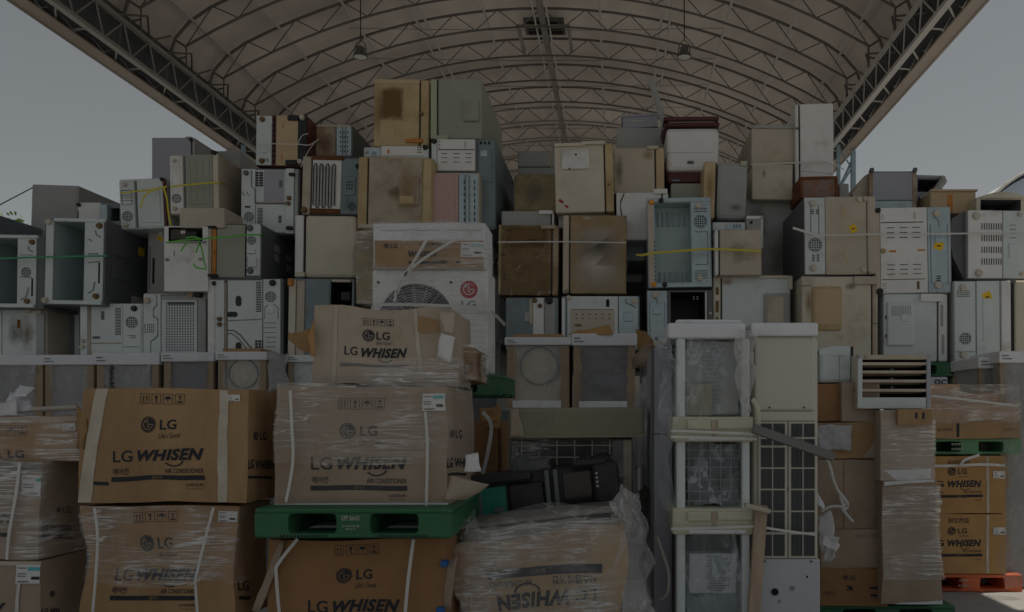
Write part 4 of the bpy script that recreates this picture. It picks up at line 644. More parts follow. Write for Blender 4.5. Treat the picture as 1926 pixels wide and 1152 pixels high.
u.strip(1746, 391, 1788, 551, ST, 3); u.sticker(1766, 464, 17, 15, -20); u.foot(1653, 396, 4, M['rubber']); u.foot(1654, 548, 5, M['rubber'])
u = fridge('pale blue refrigerator end with grooved control cover above the green pallet', (1662, 553, 1783, 681), 8.75, CO, ('R', 1764, W)); u.relief(1668, 569, 1718, 651, M['cool'], .03); u.slots(1674, 576, 1712, 595, 12, 1, .35, 1, GR); u.relief(1693, 592, 1709, 606, CO, .008, 'badge'); u.panel(1730, 554, 1771, 568, W, .04, 'hinge_cover'); u.dark(1769, 574, 1774, 614, GR); u.dark(1771, 630, 1776, 668, GR); u.slots(1664, 580, 1668, 650, 1, 2, .6, .2)
u = fridge('curved-sided grey machine with columns of vertical vents at the right frame edge', (1818, 396, 1945, 526), 8.75, M['grey'], yaw=2); u.panel(1819, 397, 1884, 524, M['white'], .012)
for k in range(4): u.slots(1843, 421 + k * 22, 1884, 433 + k * 22, 9, 1, .35, 1)
u.panel(1886, 397, 1940, 524, M['cool'], .01, 'compressor_cover'); u.foot(1834, 408, 6); u.foot(1839, 515, 6); u.slots(1896, 420, 1912, 452, 1, 4, .8, .1); u.foot(1917, 404, 4); u.foot(1922, 516, 4); u.relief(1896, 459, 1914, 486, M['cool'], .014, 'pressed_panel')
MB().prism([(u.X(1818), 0), (u.X(1796), .25), (u.X(1788), .5), (u.X(1794), .68), (u.X(1818), u.h)], .06, 1.5).build('curved_side', M['dgrey'], u.root)
u = fridge('steel strip refrigerator base with yellow sticker and cream door edges at the right frame edge', (1793, 528, 1945, 682), 8.7, M['grey'], tilt=-.4)
u.strip(1795, 530, 1834, 680, M['cool'], 9); u.slots(1799, 546, 1824, 560, 9, 4, .5, .5); u.spk(1815, 637, 11); u.ridge([(1797, 662), (1832, 662)], .8); u.panel(1837, 529, 1880, 680, M['cool'], .012); u.relief(1848, 562, 1866, 642, M['cool'], .008, 'pressed_panel'); u.sticker(1857, 559, 16, 18, 20); u.panel(1882, 529, 1900, 680, M['white'], .03, 'door_edge', .012); u.panel(1902, 529, 1906, 680, M['rubber'], .014, 'door_seal'); u.panel(1907, 529, 1940, 680, CR, .035, 'door_edge', .02); u.foot(1904, 531, 4, M['dgrey'])
u = fridge('weathered blue grey refrigerator base with rusty corner brackets, against the right sky', (1637, 322, 1721, 408), 9.4, M['dsteel'], tilt=.4, yaw=-2)
u.panel(1640, 325, 1716, 377, M['lilac'], .01); u.panel(1639, 379, 1718, 400, ST, .01, 'compressor_cover'); u.panel(1634, 321, 1641, 400, M['rusty'], .02, 'rusty_edge'); u.panel(1715, 321, 1722, 400, M['rusty'], .02, 'rusty_edge'); u.relief(1634, 318, 1642, 326, M['dgrey'], .04, 'bracket'); u.relief(1714, 318, 1722, 326, M['dgrey'], .04, 'bracket'); u.slots(1688, 384, 1702, 392, 4, 3, .3, .35)
MB().prism([(u.X(1637), 0), (u.X(1618), 0), (u.X(1608), u.h * .55), (u.X(1630), u.h * .95), (u.X(1637), u.h)], .1, 1.5).build('side_wall', M['beige'], u.root)
u = fridge('open blue grey tub machine leaning behind the weathered blue grey base', (1721, 330, 1771, 400), 9.7, M['lilac'], D=1.0, cav=[(1724, 338, 1763, 362, .4)], cavmat=M['dgrey'], tilt=2)
u.panel(1721, 331, 1768, 336, M['lilac'], .02, 'rim'); MB().tube([(u.X(1722), -.12, u.Z(382)), (u.X(1748), -.14, u.Z(368)), (u.X(1766), -.1, u.Z(345)), (u.X(1770), 0, u.Z(336))], .045, 8).build('folded_lid', M['grey'], u.root)
u = fridge('tan wooden-looking cabinet end near the right sky, left of the arched cream one', (1750, 360, 1836, 402), 9.25, M['tan'], D=1.0); u.panel(1782, 366, 1792, 400, M['orust'], .004, 'rail'); u.panel(1749, 357, 1838, 361, M['tan'], .02, 'top_edge')
u = fridge('cream cabinet with arched top and dark open shelf at the right frame edge', (1834, 374, 1935, 412), 9.1, CR, D=.9, cav=[(1842, 376, 1920, 406, .45)], cavmat=M['dgrey'])
MB().prism([(u.X(1834 + 101 * i / 12), u.h + .07 * math.sin(math.pi * i / 12)) for i in range(13)], -.03, .9).build('arched_top', CR, u.root); u.panel(1834, 374, 1842, 410, CR, .03, 'door_edge')
u = fridge('sloping blue grey refrigerator top beside the slotted white base at the right', (1786, 393, 1870, 440), 9.4, M['dsteel'], D=1.5)
u = fridge('blue grey refrigerator panel with white bracket above the centre crate cap', (951, 560, 1050, 660), 8.95, M['dsteel']); u.panel(952, 561, 990, 658, M['dsteel'], .008); u.relief(987, 589, 996, 606, GR, .02, 'handle_recess', .004); u.panel(1003, 561, 1023, 658, W, .02, 'bracket'); u.panel(996, 563, 1002, 610, M['beige'], .014, 'pipe'); u.panel(1024, 563, 1044, 658, GR, .008, 'panel'); u.foot(1006, 566, 4, M['brown']); u.foot(1016, 576, 3.5, M['brown']); u.foot(1033, 566, 6, M['black'])
u = fridge('white punched refrigerator base with steel strip above the centre crate caps', (1056, 557, 1203, 660), 8.95, M['dsteel']); u.panel(1057, 561, 1063, 658, W, .02, 'door_edge'); u.panel(1067, 558, 1162, 658, CO, .012); u.panel(1073, 583, 1156, 640, M['beige'], .004, 'cover_sheet'); u.slots(1078, 588, 1152, 604, 6, 2, .25, .2); u.dark(1075, 582, 1155, 583.5, M['dgrey']); u.dark(1140, 564, 1146, 578); u.dark(1081, 610, 1094, 615, M['brown']); u.panel(1164, 558, 1200, 656, ST, .014, 'compressor_cover'); u.relief(1173, 587, 1190, 606, ST, .012, 'pressed_panel'); u.ridge([(1177, 562), (1177, 570), (1190, 576), (1196, 580)], 1.2); u.foot(1194, 567, 5); u.foot(1070, 561, 4)
u = fridge('small grey refrigerator end with green tape seam in the gap behind the ribbed open one', (1178, 420, 1214, 490), 9.6, M['cool']); u.panel(1180, 451, 1212, 453, M['strapg'], .004, 'tape_seam'); u.panel(1179, 456, 1213, 488, M['dsteel'], .01)
for i, (r, y) in enumerate((((0, 440, 130, 690), 11.4), ((300, 420, 560, 690), 11.2), ((560, 400, 940, 690), 11.5), ((940, 420, 1230, 700), 11.2), ((1180, 380, 1420, 620), 11.3), ((1420, 400, 1660, 700), 11.3), ((1640, 420, 1930, 690), 11.1))):  # dark cabinets added behind the wall so its gaps stay dark
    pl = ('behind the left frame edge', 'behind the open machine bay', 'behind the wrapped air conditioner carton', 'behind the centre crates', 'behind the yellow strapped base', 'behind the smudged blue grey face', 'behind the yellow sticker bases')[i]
    fridge('dark grey filler cabinet added to darken gaps ' + pl, r, y, M['dgrey'], D=1.2)

# ---------------------------------------------------------------- builders for cartons, pallets, crated washers
GC = 'air conditioner cartons in the front piles'
class Carton:
    def __init__(s, label, rect, Y, D, m, seed=1, amp=.012, bulge=.0, tilt=0., yaw=0., name='carton', cat='carton', group=GC, crush=None, n=(16, 12), body='box_shell'):
        s.rect = rect; s.Y = Y; s.k = Y / FPX; s.w = (rect[2] - rect[0]) * s.k; s.h = (rect[3] - rect[1]) * s.k; s.D = D
        s.seed, s.amp, s.bulge, s.crush = seed, amp, bulge, crush; s.base = P((rect[0] + rect[2]) / 2, rect[3], Y)
        s.root = thing(name, label, cat, s.base, (0, R(tilt), R(yaw)), group)
        a, b, D_, h = -s.w / 2, s.w / 2, D, s.h; mb = MB(); nx, nz_ = n; ny = 8; f = lambda p, u, v: s.df(p)
        V = lambda x, y, z: (x, y, z)
        grid_patch(mb, V(a, 0, 0), V(b, 0, 0), V(b, 0, h), V(a, 0, h), nx, nz_, f); grid_patch(mb, V(b, D, 0), V(a, D, 0), V(a, D, h), V(b, D, h), nx, nz_, f)
        grid_patch(mb, V(b, 0, 0), V(b, D, 0), V(b, D, h), V(b, 0, h), ny, nz_, f); grid_patch(mb, V(a, D, 0), V(a, 0, 0), V(a, 0, h), V(a, D, h), ny, nz_, f)
        grid_patch(mb, V(a, 0, h), V(b, 0, h), V(b, D, h), V(a, D, h), nx, ny, f); grid_patch(mb, V(a, D, 0), V(b, D, 0), V(b, 0, 0), V(a, 0, 0), nx, ny, f)
        mb.build(body, m, s.root, norm=False)
    def df(s, p):
        p = Vector(p); u, v = p.x / s.w + .5, p.z / s.h
        q = p + nz(p, 1.8, s.seed) * s.amp + nz(p, 7, s.seed + 9) * s.amp * .3
        q.y -= s.bulge * math.sin(math.pi * min(1, max(0, u))) * math.sin(math.pi * min(1, max(0, v))) * (1 if p.y < s.D * .5 else -1)
        if s.crush: q = s.crush(q, u, v, p.y / s.D)
        return q
    def front(s, px, py, lay=0, off=.0025):
        px = min(max(px, s.rect[0] + .5), s.rect[2] - .5); p = Vector(((px - s.rect[0]) * s.k - s.w / 2, 0, (s.rect[3] - py) * s.k)); q = s.df(p); q.y -= off + .0015 * lay; return q
    def right(s, px, py, lay=0, off=.0025):
        X = s.base.x + s.w / 2; y = X * FPX / (px - VX) - s.Y; z = (VY - py) / FPX * (s.Y + y) + CZ - s.base.z
        q = s.df(Vector((s.w / 2, min(max(y, 0.002), s.D), z))); q.x += off + .0015 * lay; return q
    def patch(s, name, quad, m, off=.003, n=10, amp=0., seed=1, side=False, th=0):
        """quad = four photo-pixel corners, lower left, lower right, upper right, upper left"""
        mb = MB(); F = s.right if side else s.front; nv = max(2, n)
        def f(p, u, v):
            q = F(p.x, p.y, 0, off)
            if amp: q = q + nz(q, 18, seed) * amp
            return q
        grid_patch(mb, *[(a, b, 0) for a, b in quad], max(2, n // 2), nv, f)
        return mb.build(name, m, s.root, norm=False, smooth=bool(amp))
    def vtape(s, x0, x1, y0, y1, m=None, dx=0, **k): return s.patch('tape_strip', [(x0 + dx, y1), (x1 + dx, y1), (x1, y0), (x0, y0)], m or M['tape'], **k)
    def label(s, x0, y0, x1, y1, teal=True, rot=0.):
        o = s.patch('shipping_label', [(x0, y1 + rot), (x1, y1), (x1, y0), (x0, y0 + rot)], M['paper'], .006, 6, th=0)
        p = Print(); w_, h_ = x1 - x0, y1 - y0
        if teal: p.bar(x0 + w_ * .45, y0 + h_ * .12, x1 - w_ * .06, y0 + h_ * .3, 1, n=4)
        for q in (.15, .45, .58): p.bar(x0 + w_ * .06, y0 + h_ * q, x0 + w_ * .38, y0 + h_ * (q + .05), 2, n=3)
        p.bar(x0 + w_ * .6, y0 + h_ * .62, x0 + w_ * .9, y0 + h_ * .78, 0, n=3); p.bar(x0 + w_ * .08, y0 + h_ * .86, x0 + w_ * .5, y0 + h_ * .93, 2, n=3)
        p.mesh('label_print', [M['ink'], M['teal'], M['greyink']], lambda x, y, l: s.front(x, y, 0, .0085), o); return o
    def prints(s, p, light, side=False, name='printed_lettering', ink=None): return p.mesh(name, [ink or M['ink'], light], s.right if side else s.front, s.root)
    def wrap(s, y0, y1, m, off=.012, amp=.008, seed=1, left=True, sag=0., ext=0.):
        """film wound round the front and right sides"""
        z1, z0 = (s.rect[3] - y0) * s.k, (s.rect[3] - y1) * s.k; mb = MB(); L = s.w + s.D * .9; n = 44; nv = 34; vs = []
        for j in range(nv + 1):
            v = j / nv
            for i in range(n + 1):
                d = L * i / n; z = z0 + (z1 - z0) * v
                p = Vector((-s.w / 2 + d, 0, z)) if d <= s.w else Vector((s.w / 2, d - s.w, z))
                zc = min(max(p.z, 0), s.h); q = s.df(Vector((p.x, p.y, zc))); q.z += p.z - zc
                r = noise.noise(Vector((d * 1.5, z * 38, seed))) * amp + noise.noise(Vector((d * 6, z * 7, seed + 5))) * amp
                r = abs(r) + off + ext * math.sin(math.pi * min(1, d / s.w))
                if d <= s.w: q.y -= r
                if d >= s.w * .985: q.x += r
                q.z += sag * (1 - v) * math.sin(d * 9 + seed) * .5 + sag * .6 * noise.noise(Vector((d * 4, seed, v)))
                vs.append(q)
        mb.add(vs, [(j * (n + 1) + i, j * (n + 1) + i + 1, (j + 1) * (n + 1) + i + 1, (j + 1) * (n + 1) + i) for j in range(nv) for i in range(n)])
        return mb.build('stretch_wrap', m, s.root, smooth=True, norm=False)
def strap(label, pts, wpx=5, m=None, group='packing straps round the stacked machines', sm=True, **k):
    q = [P(a, b, c) for a, b, c in pts]; q = smoothpts(q, 5) if sm and len(q) > 2 else q
    return ribbon('packing_strap', q, wpx * pts[0][2] / FPX, m or M['strapw'], None, label, 'strap', group, **k)
def pallet(label, rect, Y, D, m, group='plastic pallets under the piles', lines=()):
    x0, y0, x1, y1 = rect; k = Y / FPX; w_, h_ = (x1 - x0) * k, (y1 - y0) * k; t = thing('plastic_pallet', label, 'pallet', P((x0 + x1) / 2, y1, Y), group=group)
    a, td, bd = w_ / 2, h_ * .2, h_ * .16; MB().box(-a, a, 0, D, h_ - td, h_, bev=.012).build('top_deck', m, t)
    mb = MB()
    for q in (0, .42, .82): mb.box(-a, a, D * q, D * (q + .18), 0, bd, bev=.01)
    mb.build('bottom_deck', m, t)
    for c, wd in ((-a + w_ * .085, w_ * .17), (0, w_ * .17), (a - w_ * .085, w_ * .17)):
        b = MB()
        r = h_ * .14; za, zb = bd - .002, h_ - td + .002; X0, X1 = c - wd / 2, c + wd / 2
        prof = [(X0 - r, za), (X1 + r, za), (X1 + r * .3, za + r * .3), (X1, za + r), (X1, zb - r), (X1 + r * .3, zb - r * .3), (X1 + r, zb), (X0 - r, zb), (X0 - r * .3, zb - r * .3), (X0, zb - r), (X0, za + r), (X0 - r * .3, za + r * .3)]
        prof = [(min(max(x, -a + .001), a - .001), z) for x, z in prof]; b.prism(prof, .004, D - .004); b.build('stringer_block', m, t)
    MB().box(-a + .03, a - .03, D * .46, D * .54, bd - .002, h_ - td + .002).build('opening_blocker', m, t)  # full-width block added to make the pallet openings dark
    g = MB()
    for q in (-.25, .25):
        for i in range(14): x = q * w_ + (i - 6.5) * w_ * .018; g.box(x - w_ * .004, x + w_ * .004, -.001, .01, bd * .25, bd * .72)
    g.build('drain_slot', M['hole'], t)
    if lines:
        p = Print()
        for (xa, ya, xb, yb, s_) in lines: p.text(xa, ya, xb, yb, s_, .01)
        p.mesh('moulded_lettering', [lines and M['lightprint']], lambda x, y, l: Vector(((x - (x0 + x1) / 2) * k, -.0015, (y1 - y) * k)), t)
    return t
def crated(label, rect, Y, D=.62, ring=None, film_=None, cap=20, posts=(.07, .07), body=None, board=False, foot=0, tilt=0., body_m=None, grp='crated machines with white foam caps'):
    u = Unit('crated_machine', label, 'machine', rect, Y, D, body_m or GREYB, tilt=tilt, group=grp); x0, y0, x1, y1 = rect; W_ = x1 - x0
    u.root.children[0].scale = (.86, .92, .98); u.root.children[0].location = (0, .04, 0)
    k = u.k; MB().box(-u.w / 2 - .012, u.w / 2 + .012, -.03, D + .02, u.h - cap * k, u.h, bev=.012).build('foam_cap', M['foam'], u.root)
    mb = MB().box(u.X(x0 + 3), u.X(x0 + 3 + 12), -.034, -.025, u.h - cap * k * .45, u.h - cap * k * .35).box(u.X(x0 + 3), u.X(x0 + 3 + 18), -.034, -.025, u.h - cap * k * .7, u.h - cap * k * .62); mb.build('cap_print', M['greyink'], u.root)
    for sx, pw in ((-1, posts[0]), (1, posts[1])):
        for yy in (0, D - .06):
            wd = u.w * pw * 2; xa = sx * (u.w / 2 - .008); MB().box(xa, xa - sx * wd, -.005 + yy, .05 + yy, 0, u.h - cap * k, bev=.004).build('corner_post', M['post'], u.root)
    if board: MB().box(-u.w * .38, u.w * .38, -.01, D, u.h, u.h + 6 * k).build('kraft_board', M['card'], u.root)
    if ring: MB().ring(u.X(ring[0]), u.Z(ring[1]), (ring[2] - 1.6) * k, ring[2] * k, .018, .045).build('door_ring', M['dsteel'], u.root)
    if foot: MB().box(-u.w * .4, u.w * .36, -.02, .05, 0, foot * k, bev=.008).build('foam_base', M['foam'], u.root)
    f = sheet('film_bag', [P(x0 + W_ * .13, y1 - 2, Y - .01), P(x1 - W_ * .13, y1 - 2, Y - .01), P(x1 - W_ * .13, y0 + cap, Y - .01), P(x0 + W_ * .13, y0 + cap, Y - .01)], film_ or GREYBAG, u.root, .022, 9, x0 * .1, 16, th=0)
    return u
GREYB = M['grey']

# ---------------------------------------------------------------- crated machines under the refrigerators
crated('crated machine with grey film at the left frame edge behind the white foam scrap', (-30, 668, 82, 838), 8.72)
crated('crated machine in pale grey film, left of the wider capped pair', (84, 668, 178, 838), 8.72, cap=19)
u = crated('crated machine with dark ribbed bag and wide foam cap, behind the printed carton', (181, 664, 300, 838), 8.72, cap=23, posts=(.06, .05)); MB().tube([(u.X(212 + 3 * math.sin(i * 2.4)), -.02, u.Z(688 + i * 2.2)) for i in range(22)], .02, 6).build('ribbed_hose', M['dgrey'], u.root)
crated('crated machine in dark film below the condenser grille refrigerator', (307, 663, 403, 838), 8.72, cap=18, film_=film('dark_film', .4, .3, (9, 9, 4), (.2, .2, .24)))
crated('crated washing machine with a round door ring, behind the printed cartons', (409, 662, 502, 838), 8.72, ring=(455, 703, 28), cap=16, board=True, film_=CLEAR, body_m=M['beige'])
crated('crated machine with small foam cap between the hanging film and the torn carton', (541, 668, 600, 838), 8.7, cap=14, film_=CLEAR, body_m=M['cool'])
crated('crated washing machine with a round door ring and film, centre of the photo', (952, 635, 1072, 768), 7.9, ring=(1014, 688, 36), cap=15, board=True, film_=CLEAR, body_m=M['beige'], foot=14)
crated('crated machine in shiny dark film beside the centre washing machine', (1077, 628, 1196, 768), 7.9, cap=23, film_=film('dark_film2', .45, .4, (8, 8, 5), (.22, .22, .25)), foot=13)
for lab, r, Yc in (('tall crated machine in grey film with kraft posts near the right frame edge', (1840, 672, 1884, 1099), 7.75), ('tallest crated machine in grey film cut by the right frame edge', (1879, 661, 1965, 1107), 7.55)):
    crated(lab, r, Yc, .6, cap=22, posts=(.1, .09), tilt=0)
t = thing('film_bag', 'grey crumpled film bag hanging beside the left crated washing machine', 'film', P(522, 770, 8.5))
sheet('film_sheet', [P(506, 740, 8.5), P(540, 740, 8.45), P(542, 665, 8.6), P(504, 662, 8.6)], GREYBAG, t, .06, 5, 4, 12, th=.002)

for i, (r_, Yc) in enumerate((((-60, 842, 190, 1062), 8.8), ((196, 842, 420, 1062), 8.8), ((426, 842, 660, 1062), 8.8), ((940, 772, 1070, 1090), 7.95), ((1076, 772, 1200, 1090), 7.95), ((668, 640, 934, 1062), 9.25), ((1208, 664, 1424, 1062), 8.95), ((1428, 694, 1652, 1076), 8.75))):  # lower cabinets added to hide bright ground and keep the gaps dark
    fridge('dark lower filler cabinet added to darken gaps under the crated machines, ' + ('far left', 'second from the left', 'third from the left', 'below the centre door ring', 'below the shiny dark film', 'behind the outdoor unit', 'behind the film-covered crate tower', 'behind the rounded indoor unit')[i], r_, Yc, M['dgrey'], D=1.0)

# ---------------------------------------------------------------- pallets and cartons of the front piles
LP, OP, PP = M['card'], M['cardo'], M['cardp']
c = Carton('cardboard carton with wrinkled pale top at the left edge, highest of the leftmost three', (-190, 783, 152, 868), 4.0, .42, M['card'], 11, .014)
c.patch('dusty_top_sheet', [(-190, 796), (150, 792), (150, 784), (-190, 784)], M['pink'] if 0 else M['cardp'], .004, 12, .006, 3); p = Print(); p.icons(-34, 799, 49, 818); p.text(-18, 846, 44, 860, 'A LG', .02); c.prints(p, LP); c.label(119, 797, 144, 810, False); c.wrap(783, 868, FILM, .014, .01, 4)
c = Carton('film-wrapped carton with teal label at the left edge, middle of the leftmost three', (-190, 868, 76, 1052), 3.92, .36, M['cardg'], 12, .016); c.label(38, 893, 100, 932); p = Print(); p.text(-120, 963, 22, 985, 'LG WHISEN', .04, .2); p.bar(-120, 1002, 18, 1010); c.prints(p, M['cardg'])
p = Print(); p.logo(110, 957, 5, .7, ringed=False); p.text(117, 951, 131, 963, 'LG', .01); p.text(81, 984, 134, 997, 'LG WHISEN', .03, .2); p.bar(81, 1003, 137, 1010, n=6); c.prints(p, M['cardg'], True); c.wrap(868, 1050, FILM, .014, .012, 6); c.patch('tape_strip', [(18, 1050), (24, 1050), (44, 870), (38, 870)], M['strapw'], .03)
c.patch('dark_tape', [(-190, 886), (74, 884), (74, 870), (-190, 868)], M['greyink'], .004, 10)
c = Carton('grey-brown carton with small label at the left bottom corner, lowest of the leftmost three', (-190, 1056, 78, 1240), 3.92, .33, M['cardg'], 13, .014); c.label(32, 1063, 82, 1097); p = Print(); p.text(-90, 1132, 13, 1152, 'LG W', .04, .2); c.prints(p, M['cardg'])
p = Print(); p.logo(99, 1117, 6, .7, ringed=False); p.text(79, 1143, 112, 1154, 'LG WH', .03, .1); c.prints(p, M['cardg'], True); c.patch('pale_tape', [(-190, 1066), (78, 1064), (78, 1057), (-190, 1057)], M['tape'], .004, 8); c.patch('tape_strip', [(26, 1200), (34, 1200), (42, 1097), (36, 1097)], M['strapw'], .006)
def lean(q, u, v, d): return Vector((q.x + .022 * v * (1 - u) - .01 * (1 - v) * (1 - u), q.y, q.z))
c = Carton('clean printed cardboard carton with pale tape, top of the second pile from the left', (150, 730, 462, 948), 3.9, .38, M['card'], 1, .02, crush=lean)
c.vtape(174, 198, 730, 947, dx=-24, amp=.003); c.vtape(408, 425, 730, 947, M['tape'], amp=.004, seed=4); p = whisen(Print(), 260, 740, 1.); c.prints(p, LP); p = Print(); p.bar(178, 906, 208, 913, n=3); c.prints(p, LP, name='scribbled_mark')
c.label(423, 739, 446, 752, False); p = Print(); p.logo(478, 820, 8, .62, ringed=False); p.text(487, 812, 500, 828, 'LG', .02); p.text(462, 866, 515, 884, 'LG WHISEN', .03, .12); p.bar(460, 897, 512, 902, n=5); c.prints(p, LP, True)
sheet('torn_flap', [P(150, 848, 3.92), P(162, 850, 3.9), P(165, 790, 3.9), P(141, 758, 3.97)], M['torn'], c.root, .02, 5, 2, 8)
def neck(q, u, v, d): return Vector((q.x + .05 * (1 - u) * math.exp(-((v - .55) / .25) ** 2) - .02 * u * math.exp(-((v - .5) / .3) ** 2), q.y, q.z))
c = Carton('dented cardboard carton half wound in film, bottom of the second pile from the left', (148, 952, 448, 1172), 3.95, .36, M['card'], 2, .016, crush=neck)
p = whisen(Print(), 250, 963, 1.); c.prints(p, LP); c.label(410, 961, 446, 981, False); p = Print(); p.text(455, 1094, 474, 1112, 'LG', .02); p.bar(455, 1122, 476, 1128, n=4); c.prints(p, LP, True)
c.wrap(952, 1098, FILM, .014, .012, 8, sag=.03)
for q in ([(178, 955), (184, 1010), (180, 1090), (172, 1180)], [(402, 955), (390, 1000), (372, 1072), (368, 1100), (374, 1180)]): strap('white packing strap down the dented film-wound carton, ' + ('left' if q[0][0] < 300 else 'right') + ' of two', [(a, b, 3.9) for a, b in q], 5, group='straps on the printed cartons')
t = sheet('film_twist', [P(350, 1100, 3.9), P(370, 1096, 3.88), P(412, 1068, 3.88), P(400, 1062, 3.9)], FILM, None, .02, 9, 6, 10, th=.004); tag(t, 'twisted end of clear film sticking out over the dented carton', 'film')
pallet('green plastic pallet between the film-wrapped carton and the strapped carton below it', (478, 956, 850, 1013), 3.82, 1.05, M['pgreen'], lines=((643, 970, 676, 980, 'KPP 064-01'), (643, 988, 676, 992, '한국파렛트풀'), (650, 994, 668, 997, '080-0114')))
def flare(q, u, v, d): return Vector((q.x * (1 + .045 * (1 - v) ** 2) - .012 * math.exp(-((v - .6) / .2) ** 2) * (1 - 2 * u), q.y, q.z))
c = Carton('film-wrapped greyed carton with teal label standing on the green pallet', (524, 727, 838, 953), 3.97, .72, M['cardg'], 3, .014, crush=flare)
p = whisen(Print(), 637, 749, 1.04); c.prints(p, M['cardg'], ink=mat('faded_print', (.05, .048, .05), .7, .2, 8)); c.label(793, 741, 836, 774); p = Print(); p.logo(846, 818, 8, .6, ringed=True); p.text(853, 810, 864, 826, 'LG', .02); p.text(838, 862, 872, 880, 'LG WHI', .03, .1); p.bar(840, 890, 872, 895, n=4); c.prints(p, M['cardg'], True)
c.wrap(722, 872, FILMG, .014, .012, 14, sag=.012); sheet('torn_flap', [P(838, 944, 3.95), P(876, 942, 4.0), P(921, 912, 3.86), P(848, 896, 4.0)], M['cardp'], c.root, .012, 5, 5, 10); c.patch('foam_edge', [(510, 953), (838, 953), (838, 946), (510, 946)], M['foam'], .006, 4)
sheet('torn_paper', [P(872, 890, 3.98), P(905, 888, 3.95), P(895, 850, 4.0), P(876, 855, 4.0)], M['paper'], c.root, .02, 6, 7, 6); 
for q, n_ in (([(546, 735), (549, 800), (551, 870), (538, 945)], 'left'), ([(800, 775), (804, 840), (802, 952)], 'right')): strap('white strap on the film-wrapped greyed carton, ' + n_ + ' of two', [(a, b, 3.92) for a, b in q], 5, group='straps on the printed cartons')
c = Carton('brown printed carton with white straps below the green pallet', (506, 1016, 838, 1250), 3.95, .4, M['cardd'], 4, .02)
p = whisen(Print(), 629, 1024, 1.0); c.prints(p, M['cardd']); sheet('torn_flap', [P(838, 1140, 3.95), P(848, 1145, 3.93), P(862, 1050, 3.95), P(834, 1060, 3.98)], M['cardg'], c.root, .02, 5, 8, 8)
sheet('loose_flap', [P(474, 1150, 3.95), P(486, 1155, 3.93), P(540, 1020, 3.93), P(524, 1016, 3.96)], M['cardg'], c.root, .02, 5, 9, 8)
MB().box(0, .03, -.01, .05, 0, .03, bev=.004).build('blue_tape', M['bluetape'], c.root).location = (c.w / 2 - .02, -.02, c.h - .13)
MB().box(0, .035, -.01, .05, 0, .03, bev=.004).build('blue_tape', M['bluetape'], c.root).location = (c.w / 2 - .04, -.02, c.h - .36)
for q, n_ in (([(560, 1014), (524, 1060), (520, 1085), (528, 1180)], 'left'), ([(778, 1015), (768, 1090), (760, 1180)], 'right')): strap('white strap on the brown printed carton below the pallet, ' + n_ + ' of two', [(a, b, 3.9) for a, b in q], 6, group='straps on the printed cartons')
def sag3(q, u, v, d): return Vector((q.x * (1 - .02 * v) , q.y - .03 * (1 - v) * math.sin(math.pi * u), q.z - .03 * v * u + .012 * v * math.sin(u * 9)))
c = Carton('crushed pale carton with torn sides lying on the film-wrapped greyed carton', (590, 574, 852, 724), 4.2, .5, PP, 5, .02, crush=sag3)
p = Print(); p.icons(681, 592, 739, 606); p.logo(692, 626, 12); p.text(707, 618, 732, 634, 'LG', .02); p.text(707, 637, 735, 643, "Life's Good"); p.text(647, 649, 672, 666, 'LG', .012); p.text(679, 650, 768, 669, 'WHISEN', .05, .28); p.arc(727, 667, 10, 11.6, 185, 330, sx=1.3); c.prints(p, PP)
c.vtape(627, 634, 576, 722, M['tape']); c.vtape(776, 784, 576, 700, M['tape'], dx=14); c.patch('brown_tape', [(785, 622), (828, 620), (826, 598), (786, 590)], M['card'], .004, 6, .003); sheet('torn_flap', [P(560, 656, 4.25), P(592, 672, 4.2), P(590, 618, 4.22), P(540, 620, 4.3)], M['torn'], c.root, .05, 5, 3, 10); sheet('torn_flap', [P(586, 668, 4.16), P(595, 668, 4.16), P(592, 600, 4.18), P(580, 630, 4.2)], M['cardo'], c.root, .02, 5, 13, 8)
sheet('torn_paper', [P(818, 672, 4.1), P(848, 684, 4.1), P(858, 636, 4.1), P(830, 626, 4.1)], M['paper'], c.root, .02, 6, 17, 8); sheet('torn_flap', [P(838, 626, 4.13), P(854, 630, 4.15), P(852, 588, 4.16), P(826, 582, 4.15)], PP, c.root, .02, 9, 19, 8); c.patch('crease_shade', [(640, 690), (770, 688), (772, 684), (640, 683)], M['greyink'], .003, 8, .002)  # flat grey strip stands in for the shade of a crease
c.wrap(672, 735, FILM, .02, .022, 18, sag=.05, ext=.02)
t = Carton('brown film-wound carton end stacked behind the crushed pale carton', (806, 655, 890, 716), 4.5, .5, M['torn'], 15, .012); t.wrap(650, 716, FILM, .02, .014, 20)

# wrapped outdoor unit and its boxed indoor unit on a green pallet, centre left
pallet('green pallet under the wrapped outdoor unit with the round red logo', (690, 704, 940, 745), 5.92, .9, M['pgreen'])
u = Unit('outdoor_unit', 'film-wrapped white outdoor unit with fan grille and round red logo', 'air conditioner', (700, 507, 918, 703), 6.0, .36, M['white'], bev=.02)
u.panel(711, 530, 851, 692, M['white'], .006, 'fan_frame'); b = u.base(781, 600) + .002; cx, cz = u.X(783), u.Z(604); mb = MB().cyl(cx, cz, 70 * u.k, -b - .001, -b + .004, 40); mb.build('fan_opening', M['hole'], u.root)
mb = MB()
for q in range(14): r = (8 + q * 4.6) * u.k; mb.ring(cx, cz, r - .001, r + .001, -b - .016, -b - .012, 40)
for q in range(16): a = q * math.pi / 8 + .2; mb.tube([(cx + 8 * u.k * math.cos(a), -b - .012, cz + 8 * u.k * math.sin(a)), (cx + 70 * u.k * math.cos(a + .25), -b - .012, cz + 70 * u.k * math.sin(a + .25))], .0015, 4)
mb.build('fan_guard', M['foam'], u.root)
